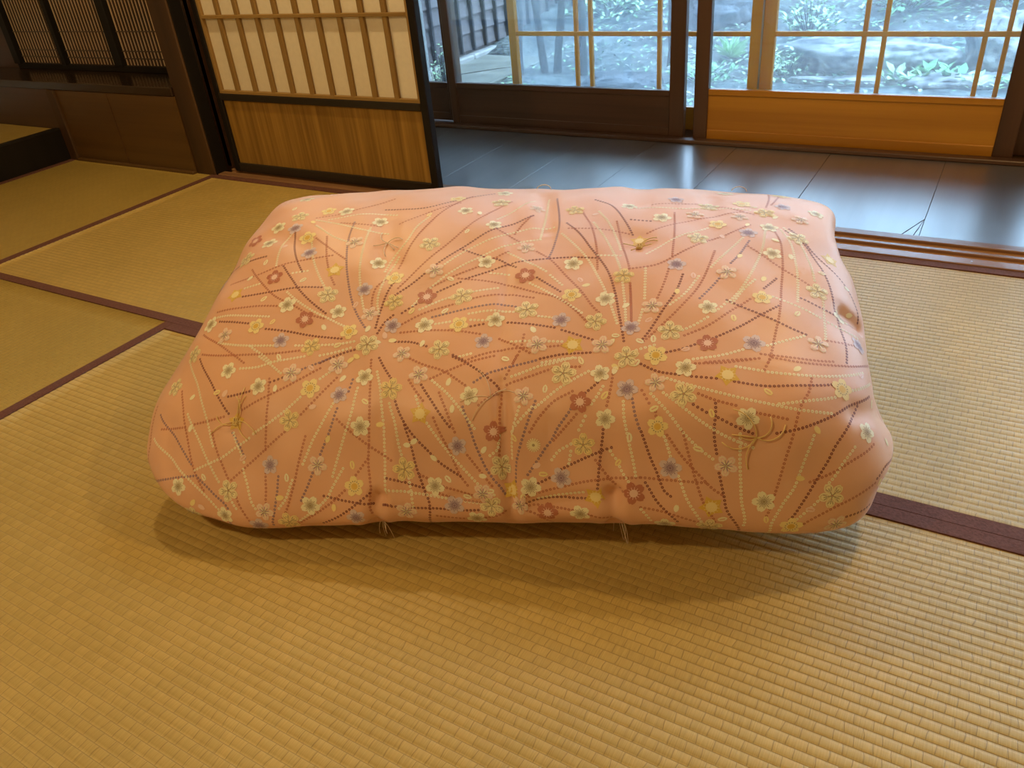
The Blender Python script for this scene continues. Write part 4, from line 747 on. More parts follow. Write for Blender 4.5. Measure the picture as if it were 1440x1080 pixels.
# pulled-in seams, tuft dimples and folds
D = np.zeros(len(Pb))
for depth, wid, L_ in KR:
    c = qsurf(unpack(L_))
    best = np.full(len(Pb), 9e9); tt = np.zeros(len(Pb))
    for i in range(len(c) - 1):
        ab = c[i + 1] - c[i]; l2 = (ab @ ab) + 1e-12
        t = np.clip(((Pb - c[i]) @ ab) / l2, 0, 1)
        d = np.linalg.norm(Pb - (c[i] + t[:, None] * ab), axis=1)
        s = d < best
        best[s] = d[s]; tt[s] = (i + t[s]) / (len(c) - 1)
    fade = np.clip(np.minimum(tt, 1 - tt) * 6 + .35, 0, 1) if len(c) > 2 else 1
    fold = 1 + .12 * np.sin(best / wid * 3.0)
    D -= depth * np.exp(-(best / wid) ** 2) * fade * fold
    D += depth * .12 * np.exp(-((best - 2.0 * wid) / wid) ** 2) * fade
# soft unevenness of the stuffing
u = Pb
D += .0035 * np.sin(u[:, 0] * 13 + 1.1) * np.sin(u[:, 1] * 11 + .4) * np.clip((u[:, 2] - .05) * 6, 0, 1)
D += .0016 * np.sin(u[:, 0] * 31 + u[:, 1] * 17) * np.sin(u[:, 1] * 29 - u[:, 0] * 9 + u[:, 2] * 21)
for sd in range(26):
    r_ = random.Random(sd)
    k = np.array([r_.uniform(-60, 60), r_.uniform(-60, 60), r_.uniform(-40, 40)])
    D += .00022 * np.sin(u @ k + r_.uniform(0, 6))
# thin draws radiating from each bunch of stitches
for L_ in ([-20, -910, 120],):
    c = qsurf(qnorm(unpack(L_)))[0]
Pf = Pb + VN * D[:, None]
Pf[:, 2] = np.maximum(Pf[:, 2], .001)
VN2 = vnormals(Pf, faces)

bvh = BVHTree.FromPolygons([tuple(p) for p in Pf], [tuple(int(i) for i in f) for f in faces])

# woven pattern, raised threads of the brocade, kept in the same mesh as the cloth
PV = []; PF = []; PM = []
MI = dict(base=0, cream=1, yellow=2, lav=3, rust=4, pink=5, dred=6, purple=7, gold=8, green=9, white=10, orange=11)


def onto(p, lift):
    loc, nor, idx, dist = bvh.find_nearest(Vector(p))
    n = Vector(VN2[faces[idx][0]])
    return loc + n * lift, n


class Patch:
    def __init__(s, q, ang, size):
        c = qsurf(qnorm(np.array([q])))[0]
        s.c, s.n = onto(c, 0)
        # cloth "along" direction
        t = Vector((math.cos(PB[2]), math.sin(PB[2]), 0))
        t = (t - s.n * t.dot(s.n)).normalized()
        b = s.n.cross(t)
        s.t = t * math.cos(ang) + b * math.sin(ang)
        s.b = s.n.cross(s.t)
        s.size = size

    def poly(s, ring, mat, lift, centre=None, rows=2):
        """fan of a 2-D ring, subdivided so that it hugs the cloth"""
        cx = sum(p[0] for p in ring) / len(ring) if centre is None else centre[0]
        cy = sum(p[1] for p in ring) / len(ring) if centre is None else centre[1]
        base = len(PV)
        def put(x, y):
            w = s.c + s.t * (x * s.size) + s.b * (y * s.size)
            PV.append(tuple(onto(w, lift)[0]))
        put(cx, cy)
        n = len(ring)
        for r in range(1, rows + 1):
            f = r / rows
            for (x, y) in ring: put(cx + (x - cx) * f, cy + (y - cy) * f)
        for i in range(n):
            j = (i + 1) % n
            PF.append((base, base + 1 + i, base + 1 + j)); PM.append(MI[mat])
            for r in range(1, rows):
                a = base + 1 + (r - 1) * n
                PF.append((a + i, a + n + i, a + n + j, a + j)); PM.append(MI[mat])

    def stroke(s, x0, y0, x1, y1, w, mat, lift, segs=1):
        dx, dy = x1 - x0, y1 - y0
        l = math.hypot(dx, dy) + 1e-9
        px, py = -dy / l * w / 2, dx / l * w / 2
        base = len(PV)
        for i in range(segs + 1):
            f = i / segs
            for sg in (1, -1):
                wv = s.c + s.t * ((x0 + dx * f + px * sg) * s.size) + s.b * ((y0 + dy * f + py * sg) * s.size)
                PV.append(tuple(onto(wv, lift)[0]))
        for i in range(segs):
            a = base + 2 * i
            PF.append((a, a + 2, a + 3, a + 1)); PM.append(MI[mat])


def petal_ring(th, r0=.12, r1=1.0, half=.60, notch=.10, n=5):
    """rounded petal with a notched tip pointing along th"""
    pts = []
    prof = [(0.10, .14), (.32, .36), (.55, .49), (.78, .40), (.96, .17)]
    lft = [(r, h) for r, h in prof]
    ring = [(r0, 0)] + [(r, h * half * 2 * .62) for r, h in lft] + [(r1 - notch, 0)] + [(r, -h * half * 2 * .62) for r, h in lft[::-1]]
    c, s_ = math.cos(th), math.sin(th)
    return [(x * c - y * s_, x * s_ + y * c) for x, y in ring]


def star_ring(k=5, r0=.45, r1=1.0):
    return [((r1 if i % 2 == 0 else r0) * math.cos(math.pi * i / k), (r1 if i % 2 == 0 else r0) * math.sin(math.pi * i / k)) for i in range(2 * k)]


def circ(r, n=10, cx=0, cy=0): return [(cx + r * math.cos(2 * math.pi * i / n), cy + r * math.sin(2 * math.pi * i / n)) for i in range(n)]


rf = random.Random(11)
L1, L2, L3, L4 = .00030, .00060, .00095, .00125
SZ = dict(W=.0190, Y=.0195, C=.0225, R=.0200, L=.0190, P=.0200, G=.0095, B=.0120, p=.0078)


def flower(kind, q):
    ang = rf.uniform(0, 6.28)
    s_ = SZ[kind] * rf.uniform(.93, 1.07)
    P = Patch(q, ang, s_)
    five = [2 * math.pi * k / 5 for k in range(5)]
    if kind in 'WYRL':
        pm = {'W': 'cream', 'Y': 'yellow', 'R': 'rust', 'L': 'lav'}[kind]
        for i, th in enumerate(five): P.poly(petal_ring(th), pm, L2 + i * 2e-5)
        P.poly(circ(.40), pm, L2 + 1.2e-4, rows=1)
        if kind == 'W':
            for k in range(20):
                th = k * 2 * math.pi / 20 + .05; r1 = .60 if k % 2 else .48
                P.stroke(.14 * math.cos(th), .14 * math.sin(th), r1 * math.cos(th), r1 * math.sin(th), .050, 'green', L3)
            P.poly(circ(.13, 6), 'green', L3, rows=1)
        elif kind == 'Y':
            for k in range(14):
                th = k * 2 * math.pi / 14
                P.stroke(.40 * math.cos(th), .40 * math.sin(th), .52 * math.cos(th), .52 * math.sin(th), .08, 'green', L3)
            P.poly(circ(.30), 'gold', L3, rows=1)
        elif kind == 'R':
            P.poly(circ(.33), 'pink', L3, rows=1)
            for k in range(12):
                th = k * 2 * math.pi / 12
                P.stroke(.2 * math.cos(th), .2 * math.sin(th), .52 * math.cos(th), .52 * math.sin(th), .05, 'pink', L3)
        else:
            for k in range(22):
                th = k * 2 * math.pi / 22 + .1; r1 = .62 if k % 2 else .5
                P.stroke(.16 * math.cos(th), .16 * math.sin(th), r1 * math.cos(th), r1 * math.sin(th), .055, 'purple', L3)
            P.poly(circ(.14, 6), 'purple', L3, rows=1)
    elif kind in 'CP':
        cm = 'yellow2' if False else ('cream' if kind == 'P' else rf.choice(['white', 'yellow', 'white']))
        pm, ln = ('white', 'green') if kind == 'C' else ('pink', 'cream')
        if kind == 'C' and cm == 'yellow': pm = 'yellow'
        for i, th in enumerate(five):
            ring = petal_ring(th, r0=.06, half=.56)
            P.poly(ring, pm, L2 + i * 2e-5)
            # inner shape lets the ground colour show as woven lines
            cx = .58 * math.cos(th); cy = .58 * math.sin(th)
            inner = [(cx + (x - cx) * .74, cy + (y - cy) * .74) for x, y in ring]
            P.poly(inner, 'orange' if kind == 'C' else 'cream', L3, rows=1)
            inner = [(cx + (x - cx) * .60, cy + (y - cy) * .60) for x, y in ring]
            P.poly(inner, pm, L4, rows=1)
            P.stroke(.05 * math.cos(th), .05 * math.sin(th), .62 * math.cos(th), .62 * math.sin(th), .06, ln, L4 + 2e-4)
            if kind == 'P':
                for dt in (-.35, .35):
                    P.stroke(.08 * math.cos(th + dt), .08 * math.sin(th + dt), .5 * math.cos(th + dt), .5 * math.sin(th + dt), .05, 'purple' if dt > 0 else 'green', L4 + 2e-4)
            else:
                for dt in (-.30, .30):
                    P.stroke(.40 * math.cos(th + dt * .6), .40 * math.sin(th + dt * .6), .66 * math.cos(th + dt), .66 * math.sin(th + dt), .05, ln, L4 + 2e-4)
    elif kind == 'G':
        P.poly([(x * 2.1, y * 2.1) for x, y in star_ring(5, .60, 1.0)], 'gold', L1 + 1e-4)
        P.poly(circ(.95, 12), 'yellow', L3)
        for k in range(12):
            th = k * 2 * math.pi / 12
            P.stroke(.95 * math.cos(th), .95 * math.sin(th), 1.25 * math.cos(th), 1.25 * math.sin(th), .10, 'yellow', L3)
    elif kind == 'B':
        for k in range(18):
            th = k * 2 * math.pi / 18
            P.stroke(.2 * math.cos(th), .2 * math.sin(th), 1.0 * math.cos(th), 1.0 * math.sin(th), .17, 'white', L3)
        P.poly(circ(.35, 8), 'green', L2, rows=1)
    elif kind == 'p':
        mt_ = rf.choice(['cream', 'cream', 'yellow', 'pink', 'white'])
        ring = [(-1.0, 0), (-.6, .42), (0, .60), (.6, .50), (1.05, .18), (.85, 0), (1.05, -.18), (.6, -.5), (0, -.6), (-.6, -.42)]
        P.poly(ring, mt_, L2)
        if rf.random() < .45: P.stroke(-.5, 0, .6, 0, .22, 'base', L3)


for kind, L_ in FL.items():
    for q in unpack(L_): flower(kind, q)

CM = dict(c='cream', r='rust', d='dred', p='purple')


def dot(c, n, t, r, mat, ring):
    b = n.cross(t)
    base = len(PV)
    k = 6
    for i in range(k):
        a = 2 * math.pi * i / k
        w = c + (t * math.cos(a) + b * math.sin(a)) * r
        PV.append(tuple(w + n * L1))
    if ring:
        for i in range(k):
            a = 2 * math.pi * i / k
            w = c + (t * math.cos(a) + b * math.sin(a)) * (r * .32)
            PV.append(tuple(w + n * (L1 + 1e-4)))
        for i in range(k):
            j = (i + 1) % k
            PF.append((base + i, base + j, base + k + j, base + k + i)); PM.append(MI[mat])
    else:
        PF.append(tuple(base + i for i in range(k))); PM.append(MI[mat])


def catmull(P, n=14):
    P = [P[0] * 2 - P[1]] + list(P) + [P[-1] * 2 - P[-2]]
    out = []
    for i in range(1, len(P) - 2):
        for k in range(n):
            t = k / n
            out.append(.5 * ((2 * P[i]) + (-P[i - 1] + P[i + 1]) * t + (2 * P[i - 1] - 5 * P[i] + 4 * P[i + 1] - P[i + 2]) * t * t + (-P[i - 1] + 3 * P[i] - 3 * P[i + 1] + P[i + 2]) * t ** 3))
    out.append(P[-2])
    return np.array(out)


def chain(c, qs):
    W = qsurf(qnorm(catmull(qs)))
    seg = np.linalg.norm(np.diff(W, axis=0), axis=1)
    cum = np.concatenate([[0], np.cumsum(seg)])
    step = .0066
    n = max(2, int(cum[-1] / step))
    pts = [np.array([np.interp(i * cum[-1] / n, cum, W[:, k]) for k in range(3)]) for i in range(n + 1)]
    for i, p in enumerate(pts):
        loc, nor = onto(p, 0)
        d = Vector(pts[min(i + 1, n)] - pts[max(i - 1, 0)])
        t = (d - nor * d.dot(nor)).normalized()
        mat = CM[c]
        dot(loc, nor, t, .0026 if c != 'c' else .0029, mat, True)


for c, L_ in CH: chain(c, unpack(L_))
# the same pattern goes on over the ends and the far side
for i in range(70):
    side = rf.choice(['back', 'back', 'left', 'right'])
    if side == 'back': q = (rf.uniform(-.9, .9), 1, rf.uniform(-.7, .85))
    elif side == 'left': q = (-1, rf.uniform(-.2, .9), rf.uniform(-.6, .5))
    else: q = (1, rf.uniform(.1, .9), rf.uniform(-.6, .4))
    flower(rf.choice('WWYCCLRPpppp'), q)
for cx_, cz_ in ((-.6, .3), (.0, -.2), (.6, .3)):
    for k in range(16):
        a = 2 * math.pi * k / 16 + rf.uniform(-.1, .1)
        qs = np.array([(cx_ + r * math.cos(a) * .35, 1, np.clip(cz_ + r * math.sin(a) * .6, -.85, .9)) for r in (.25, .6, 1.0)])
        chain(rf.choice('crdp'), qs)

nb = len(Pf)
me = bpy.data.meshes.new('quilt')
V_ = np.concatenate([Pf, np.array(PV)]) * S
nq = len(faces)
me.from_pydata(V_.tolist(), [], faces.tolist() + [tuple(i + nb for i in f) for f in PF])
me.polygons.foreach_set('material_index', np.array([0] * nq + PM, dtype=np.int32))
me.polygons.foreach_set('use_smooth', np.array([True] * nq + [True] * len(PF)))
me.update()


def satin(name, col, rough=.42, var=.05, spec=.5):
    mt, nt, p, out = newmat(name)
    tc = nt.nodes.new('ShaderNodeTexCoord')
    mp = nt.nodes.new('ShaderNodeMapping'); mp.inputs['Scale'].default_value = (1500, 1500, 1500)
    L(nt, tc.outputs['Object'], mp.inputs[0])
    n = N(nt, 'ShaderNodeTexNoise'); n.inputs['Scale'].default_value = 1; n.inputs['Detail'].default_value = 1
    L(nt, mp.outputs[0], n.inputs['Vector'])
    n2 = N(nt, 'ShaderNodeTexNoise'); n2.inputs['Scale'].default_value = 5; n2.inputs['Detail'].default_value = 3
    L(nt, tc.outputs['Object'], n2.inputs['Vector'])
    r = ramp(nt, n2.outputs[0], [(.3, tuple(c * (1 - var) for c in col)), (.7, tuple(min(1, c * (1 + var)) for c in col))])
    L(nt, r.outputs[0], p.inputs['Base Color'])
    p.inputs['Roughness'].default_value = rough
    p.inputs['Specular IOR Level'].default_value = spec
    p.inputs['Sheen Weight'].default_value = .35
    p.inputs['Sheen Roughness'].default_value = .4
    p.inputs['Sheen Tint'].default_value = (1, .85, .8, 1)
    bump(nt, n.outputs[0], p, .15, .0004)
    return mt


cloth = satin('salmon_satin', (.83, .475, .275), .44, .06)
mats = [cloth, satin('cream_thread', (.96, .90, .62), .5), satin('yellow_thread', (.95, .78, .34), .5), satin('lavender_thread', (.74, .60, .58), .5),
        satin('rust_thread', (.56, .20, .11), .5), satin('pink_thread', (.93, .66, .52), .5), satin('dark_red_thread', (.26, .075, .06), .5),
        satin('purple_thread', (.33, .21, .26), .5), satin('gold_thread', (.82, .54, .10), .45), satin('olive_thread', (.46, .36, .18), .5),
        satin('pale_thread', (.96, .86, .50), .5), satin('orange_thread', (.80, .60, .32), .5)]
quilt = link('quilt', me, mats)
tag(quilt, 'plump folded salmon pink satin quilt with embroidered cherry blossoms lying on the straw mats', 'quilt')

# loose threads of the tufts
M['goldthread'] = plain('gold_tuft_thread', (.80, .60, .24), .5, .4)
M['palethread'] = plain('pale_tuft_thread', (.80, .66, .46), .5, .4)


def strands(q, seed, n, r_, mat, name='thread_tuft', knot=True, spread=(.02, .06), down=0.0, lift=.003):
    P = Patch(tuple(c / 1000 for c in q), 0, 1.0)
    rr = random.Random(seed)
    mb = MB()
    for i in range(n):
        a = rr.uniform(0, 6.28); ln = rr.uniform(*spread)
        ca = rr.uniform(-1.2, 1.2)
        pts = []
        x = y = 0
        for k in range(7):
            f = k / 6
            w = P.c + P.t * x + P.b * y
            l, nn = onto(w, lift * (.4 + .6 * math.sin(f * 3.1)) + r_)
            if down: l = Vector(w) + P.n * r_ + Vector((0, 0, -down * f * f))
            pts.append(tuple(l))
            x += math.cos(a) * ln / 6; y += math.sin(a) * ln / 6
            a += ca / 3
        mb.tube(pts, r_, 5)
    if knot:
        for i in range(9):
            a = i * .7
            pts = []
            for k in range(8):
                th = k / 7 * 6.28
                w = P.c + P.t * (.006 * math.cos(th) * math.cos(a)) + P.b * (.008 * math.sin(th + a))
                pts.append(tuple(onto(w, .003 + .003 * math.sin(th * 2 + i))[0]))
            mb.tube(pts, r_, 5)
    return mb.build(name, M[mat], quilt)


def hair(points, r_, mat, name='loose_thread'):
    """threads laid through given body directions (x, y, z per mille)"""
    pts = []
    W = qsurf(qnorm(catmull(unpack(points), 6)))
    for i, p in enumerate(W):
        pts.append(tuple(onto(p, r_ + .002 + .003 * math.sin(i * .6) ** 2)[0]))
    return MB().tube(pts, r_, 5).build(name, M[mat], quilt)
strands((-682, -934, 258), 3, 7, .0009, 'goldthread', spread=(.035, .065))
strands((658, -941, 300), 5, 7, .0010, 'goldthread', knot=False, spread=(.03, .065))
strands((412, -241, 974), 8, 5, .0009, 'goldthread', spread=(.02, .05))
strands((-378, -263, 978), 9, 6, .0008, 'palethread', knot=False, spread=(.03, .06))
strands((14, -943, 544), 12, 5, .0006, 'palethread', knot=False, spread=(.03, .07))
strands((-234, -823, -761), 21, 5, .0006, 'palethread', knot=False, spread=(.02, .04), down=.035)
strands((283, -851, -723), 22, 5, .0006, 'palethread', knot=False, spread=(.02, .04), down=.045)
for q_, sd in (((43, 415, 976), 31), ((650, 560, 860), 33)):
    P_ = Patch(tuple(c / 1000 for c in q_), 0, 1.0)
    r_ = random.Random(sd)
    pts = []
    for k in range(12):
        th = k / 11 * 5.6
        l = P_.c + P_.t * (.016 * math.cos(th)) + P_.b * .004 * math.sin(th * 1.3) + P_.n * (.004 + .010 * abs(math.sin(th)))
        pts.append(tuple(l))
    MB().tube(pts, .0008, 5).build('thread_loop', M['palethread'], quilt)

# ------------------------------------------------------------------ garden beyond the glass
G0 = -.40
M['soil'] = plain('mossy_soil', (.15, .16, .15), .95, .2, 24, .9, bstr=1.0)
M['rock'] = plain('grey_garden_rock', (.24, .24, .23), .9, .2, 12, .85, bstr=1.0)
M['rock2'] = plain('dark_garden_rock', (.075, .08, .085), .9, .2, 14, .8, bstr=1.0)
M['bark'] = plain('grey_tree_bark', (.05, .052, .052), .9, .2, 30, .4, bstr=.8)
M['leaf'] = plain('fresh_leaf', (.22, .48, .22), .5, .4, 20, .4)
M['leaf2'] = plain('pale_leaf', (.50, .74, .44), .5, .4, 20, .35)
M['leaf3'] = plain('blue_green_leaf', (.05, .15, .08), .5, .4, 20, .35)
M['stone'] = plain('pale_kerb_stone', (.36, .36, .34), .85, .2, 12, .2, bstr=.4)
M['cement'] = plain('damp_cement', (.22, .225, .19), .8, .3, 5, .3, bstr=.3)
M['wallboard'] = wood('weathered_board', (.12, .105, .105), (.18, .16, .16), 'y', .8, bstr=.2)
M['batten'] = wood('weathered_batten', (.02, .02, .022), (.035, .035, .04), 'z', .8)
M['bamboo'] = plain('pale_bamboo', (.28, .29, .28), .5, .4, 20, .12)


def speckle(name, lo, hi, sc):
    mt, nt, p, out = newmat(name)
    n = N(nt, 'ShaderNodeTexNoise'); n.inputs['Scale'].default_value = sc; n.inputs['Detail'].default_value = 8; n.inputs['Roughness'].default_value = .72
    L(nt, coords(nt), n.inputs['Vector'])
    n2 = N(nt, 'ShaderNodeTexNoise'); n2.inputs['Scale'].default_value = sc * .16; n2.inputs['Detail'].default_value = 4
    L(nt, coords(nt), n2.inputs['Vector'])
    ad = N(nt, 'ShaderNodeMath', operation='MULTIPLY_ADD'); ad.inputs[1].default_value = .5
    L(nt, n2.outputs[0], ad.inputs[0]); L(nt, n.outputs[0], ad.inputs[2])
    r = ramp(nt, ad.outputs[0], [(.62, lo), (.76, tuple((a + b) / 2 * .8 for a, b in zip(lo, hi))), (.90, hi)])
    L(nt, r.outputs[0], p.inputs['Base Color']); p.inputs['Roughness'].default_value = .95
    bump(nt, ad.outputs[0], p, 1.0, .02)
    return mt


M['soil'] = speckle('mossy_soil', (.018, .026, .030), (.30, .34, .32), 26)
M['rock'] = speckle('grey_garden_rock', (.08, .085, .09), (.62, .62, .60), 11)
M['rock2'] = speckle('dark_garden_rock', (.02, .025, .03), (.20, .21, .23), 13)


def hgt(x, y):
    r = max(0.0, y - 6.6)
    return G0 + .035 * noise.noise(Vector((x * 1.3, y * 1.3, 0))) + .015 * noise.noise(Vector((x * 5, y * 5, 3))) + .085 * r + (.02 * r * r if r < 6 else .72)


gm = MB()
nx, ny = 220, 150
x0, x1, y0, y1 = -14, 8, 3.55, 20
for j in range(ny + 1):
    for i in range(nx + 1):
        x = x0 + (x1 - x0) * i / nx; y = y0 + (y1 - y0) * (j / ny) ** 1.4
        gm.v.append((x, y, hgt(x, y)))
for j in range(ny):
    for i in range(nx):
        a = j * (nx + 1) + i
        gm.f.append((a, a + 1, a + nx + 2, a + nx + 1)); gm.sm.append(True)
gd = gm.build('garden_ground', M['soil'])
tag(gd, 'mossy garden ground sloping up beyond the glass doors', 'ground', kind='structure')


def rock(x, y, sx, sy, sz, seed, mat, label, rz=0.0, sub=5, sink=.25, rough=.34):
    import bmesh
    b = bmesh.new()
    bmesh.ops.create_icosphere(b, subdivisions=sub, radius=1)
    off = Vector((seed * 3.7, seed * 1.9, seed * .7))
    for v in b.verts:
        p = v.co.copy()
        d = 1 + rough * noise.fractal(p * 1.2 + off, 1.0, 2.0, 5) + .10 * noise.noise(p * .8 + off)
        p = Vector((math.copysign(abs(p.x) ** .8, p.x), math.copysign(abs(p.y) ** .8, p.y), math.copysign(abs(p.z) ** .75, p.z)))
        v.co = p * d
    for v in b.verts:
        v.co = Vector((v.co.x * sx * S, v.co.y * sy * S, v.co.z * sz * S))
    me_ = bpy.data.meshes.new('rock')
    b.to_mesh(me_); b.free()
    me_.polygons.foreach_set('use_smooth', [True] * len(me_.polygons))
    o = link('garden_rock', me_, M[mat])
    o.location = (x * S, y * S, (hgt(x, y) + sz * (1 - 2 * sink)) * S)
    o.rotation_euler = (0, 0, rz)
    tag(o, label, 'rock')
    return o


rock(-.93, 6.75, .56, .34, 0.139, 1, 'rock', 'long low pale boulder lying behind the amber board door', .08)
rock(-.10, 6.95, .22, .30, 0.209, 5, 'rock', 'upright grey rock leaning beside the long low boulder', .3)
rock(-2.62, 5.95, .26, .20, 0.075, 2, 'rock2', 'small dark rounded rock just above the dark door board', .2)
rock(-2.45, 7.9, .30, .26, 0.174, 3, 'rock2', 'dark rock seen through the narrow sash beside the amber door', .6)
rock(-1.95, 9.0, .55, .35, 0.232, 4, 'rock', 'grey slab rock higher up the slope behind the long boulder')
rock(-.85, 8.9, .50, .35, 0.174, 6, 'rock2', 'dark rock under the broad leaves behind the long boulder', -.3)
rock(.25, 9.3, .60, .35, 0.145, 7, 'rock', 'pale flat rock at the upper end of the slope', .2)
rock(-3.6, 9.0, .6, .4, 0.203, 8, 'rock', 'hazy grey rock behind the thin tree trunks', .4)
rock(-2.9, 11.9, .8, .5, 0.348, 9, 'rock2', 'large dark rock far up the slope in shade', .1)
rock(-1.0, 12.6, 1.1, .6, 0.406, 10, 'rock2', 'broad dark rock at the top of the garden slope', .1)
rock(-.30, 6.25, .30, .16, 0.041, 12, 'rock', 'flat pale stone at the foot of the long low boulder', .1, sub=3)
rock(-.95, 6.28, .36, .10, 0.029, 13, 'rock', 'thin flat pebble slab under the leafy plants', .05, sub=3)


def trunk(pts, r0, r1, label, cat='tree', name='slender_tree'):
    mb = MB()
    n = len(pts)
    P = catmull(np.array(pts, float), 5)
    rs = [r0 + (r1 - r0) * i / (len(P) - 1) for i in range(len(P))]
    rs[0] *= 1.35
    rr = random.Random(int(pts[0][0] * 100))
    rs = [r * rr.uniform(.9, 1.12) for r in rs]
    o = mb.tube([tuple(p) for p in P], rs, 9).build(name, M['bark'])
    tag(o, label, cat, group='slender trees in the garden')
    return o


def br(o, pts, r): MB().tube([tuple(p) for p in catmull(np.array(pts, float), 4)], r, 5).build('branch', M['bark'], o)


t = trunk([(-3.60, 6.1, -.46), (-3.585, 6.1, -.1), (-3.56, 6.1, .3), (-3.6, 6.1, 1.2), (-3.6, 6.1, 2.6)], .048, .040, 'thickest slender trunk nearest the board wall')
br(t, [(-3.57, 6.1, .12), (-3.50, 6.12, .4), (-3.40, 6.15, 1.0)], .02)
trunk([(-3.44, 6.30, -.46), (-3.47, 6.30, -.2), (-3.50, 6.30, .1), (-3.55, 6.3, .6), (-3.6, 6.3, 2.6)], .032, .026, 'thin leaning trunk, second from the board wall')
trunk([(-3.345, 6.32, -.46), (-3.32, 6.32, -.2), (-3.275, 6.32, .1), (-3.25, 6.35, .6), (-3.2, 6.4, 2.6)], .034, .028, 'thin upright trunk, third from the board wall')
trunk([(-3.08, 6.30, -.46), (-3.08, 6.30, .4), (-3.08, 6.30, 1.2), (-3.08, 6.30, 2.6)], .032, .030, 'straight trunk behind the paired window bars')
trunk([(-2.42, 6.7, -.42), (-2.44, 6.7, .4), (-2.5, 6.8, 1.2), (-2.5, 6.8, 2.6)], .060, .045, 'trunk just beside the dark door stile, half hidden')
trunk([(-4.2, 8.6, -.2), (-4.15, 8.6, .6), (-4.2, 8.7, 2.8)], .10, .08, 'distant thicker trunk in haze behind the thin ones')
trunk([(-3.0, 9.3, -.1), (-2.95, 9.3, .6), (-3.0, 9.3, 2.8)], .09, .07, 'distant trunk in haze above the leafy ground')

# small leafy plants, each with its own leaves
leafmesh = {}


def leafproto(kind, mat):
    k = (kind, mat)
    if k in leafmesh: return leafmesh[k]
    if kind == 'blade': pts = [(0, 0, 0), (.08, .3, .10), (.05, .75, .13), (0, 1.0, .04), (-.05, .75, .13), (-.08, .3, .10)]
    else: pts = [(0, 0, 0), (.22, .25, .05), (.26, .55, .06), (0, 1.0, -.05), (-.26, .55, .06), (-.22, .25, .05)]
    leafmesh[k] = pts
    return pts


def plant(x, y, n, size, spread, mat, kind, label, seed, cat='plant', h=.10, name='garden_plant', z=None):
    """stems and leaves on an empty at the foot; big leaves are single parts"""
    rr = random.Random(seed)
    root = empty(name, (x, y, hgt(x, y)))
    tag(root, label, cat)
    single = size >= .09
    pts = leafproto(kind, mat)
    mb = MB(); st = MB()
    if single:
        one = MB()
        one.v = [tuple(Vector(p) * size) for p in pts]
        one.f = [(0, 1, 2), (0, 2, 3), (0, 3, 4), (0, 4, 5)]; one.sm = [False] * 4
        lm = one.mesh('leaf'); lm.materials.append(M[mat])
    gz0 = hgt(x, y)
    for i in range(n):
        a = rr.uniform(0, 6.28); tl = rr.uniform(.1, 1.1)
        if kind == 'blade': bx = by = 0; bz = 0; tl = rr.uniform(.3, 1.3)
        else:
            r_ = spread * math.sqrt(rr.random()); aa = rr.uniform(0, 6.28)
            bx, by, bz = r_ * math.cos(aa), r_ * math.sin(aa), rr.uniform(.15, 1) * h * (1 - .5 * r_ / spread)
        f_ = rr.uniform(.6, 1.3)
        R_ = Matrix.Rotation(a, 3, 'Z') @ Matrix.Rotation(tl - .2, 3, 'X')
        lx, ly, lz = bx, by, max(hgt(x + bx, y + by) - gz0, -.1) + bz + .01
        if kind != 'blade' and i % 3 == 0:
            st.tube([(bx * .25, by * .25, -.02), (bx * .7, by * .7, lz * .6), (lx, ly, lz)], .0022 + size * .02, 4)
        if single:
            o = bpy.data.objects.new('leaf', lm); COL.objects.link(o); o.parent = root
            o.location = (lx * S, ly * S, lz * S)
            o.rotation_euler = R_.to_euler(); o.scale = (f_, f_, f_)
        else:
            base = len(mb.v)
            for p in pts:
                w = R_ @ (Vector(p) * size * f_)
                mb.v.append((lx + w.x, ly + w.y, lz + w.z))
            mb.f += [(base, base + 1, base + 2), (base, base + 2, base + 3), (base, base + 3, base + 4), (base, base + 4, base + 5)]
            mb.sm += [False] * 4
    if not single:
        me_ = mb.mesh('foliage')
        link('foliage', me_, M[mat], root)['kind'] = 'stuff'
    if st.v:
        link('stems', st.mesh('stems'), M['bark'], root)['kind'] = 'stuff'
    return root


plant(-1.45, 6.45, 130, .05, .17, 'leaf2', 'oval', 'bright bushy plant beside the amber door centre post', 1, h=.22)
plant(-1.55, 7.6, 150, .06, .22, 'leaf2', 'oval', 'pale green shrub behind the end of the long boulder', 2, h=.30)
plant(-2.02, 6.9, 60, .16, .2, 'leaf2', 'blade', 'spiky fern seen beside the amber door stile', 3)
plant(-2.0, 6.2, 120, .05, .22, 'leaf', 'oval', 'low leafy plant beneath the spiky fern', 4, h=.14)
plant(-.62, 6.3, 40, .09, .14, 'leaf2', 'oval', 'cluster of broad leaves in front of the long boulder', 5, h=.07)
plant(-.36, 6.35, 36, .10, .14, 'leaf', 'oval', 'broad leaves at the foot of the leaning rock', 6, h=.10)
plant(-1.05, 6.28, 26, .05, .12, 'leaf3', 'oval', 'few small leaves under the pale end of the long boulder', 7, h=.05)
plant(-.12, 6.2, 60, .06, .16, 'leaf2', 'oval', 'pale leaves beside the last window bars', 8, h=.08)
plant(.12, 7.2, 90, .07, .24, 'leaf2', 'oval', 'pale leaves behind the leaning rock', 9, h=.30)
plant(-.9, 8.3, 160, .11, .42, 'leaf', 'oval', 'broad leafed shrub behind the long boulder', 10, h=.40)
plant(-.15, 8.5, 150, .11, .42, 'leaf3', 'oval', 'blue green shrub above the leaning rock', 11, h=.45)
plant(-2.55, 8.2, 200, .07, .45, 'leaf2', 'oval', 'bright ground plants in the middle distance', 12, h=.20)
plant(-2.4, 8.9, 60, .22, .2, 'leaf2', 'blade', 'arching fern above the bright ground plants', 13)
plant(-3.72, 8.2, 160, .07, .45, 'leaf2', 'oval', 'pale leaves behind the thin trunks', 14, h=.15)
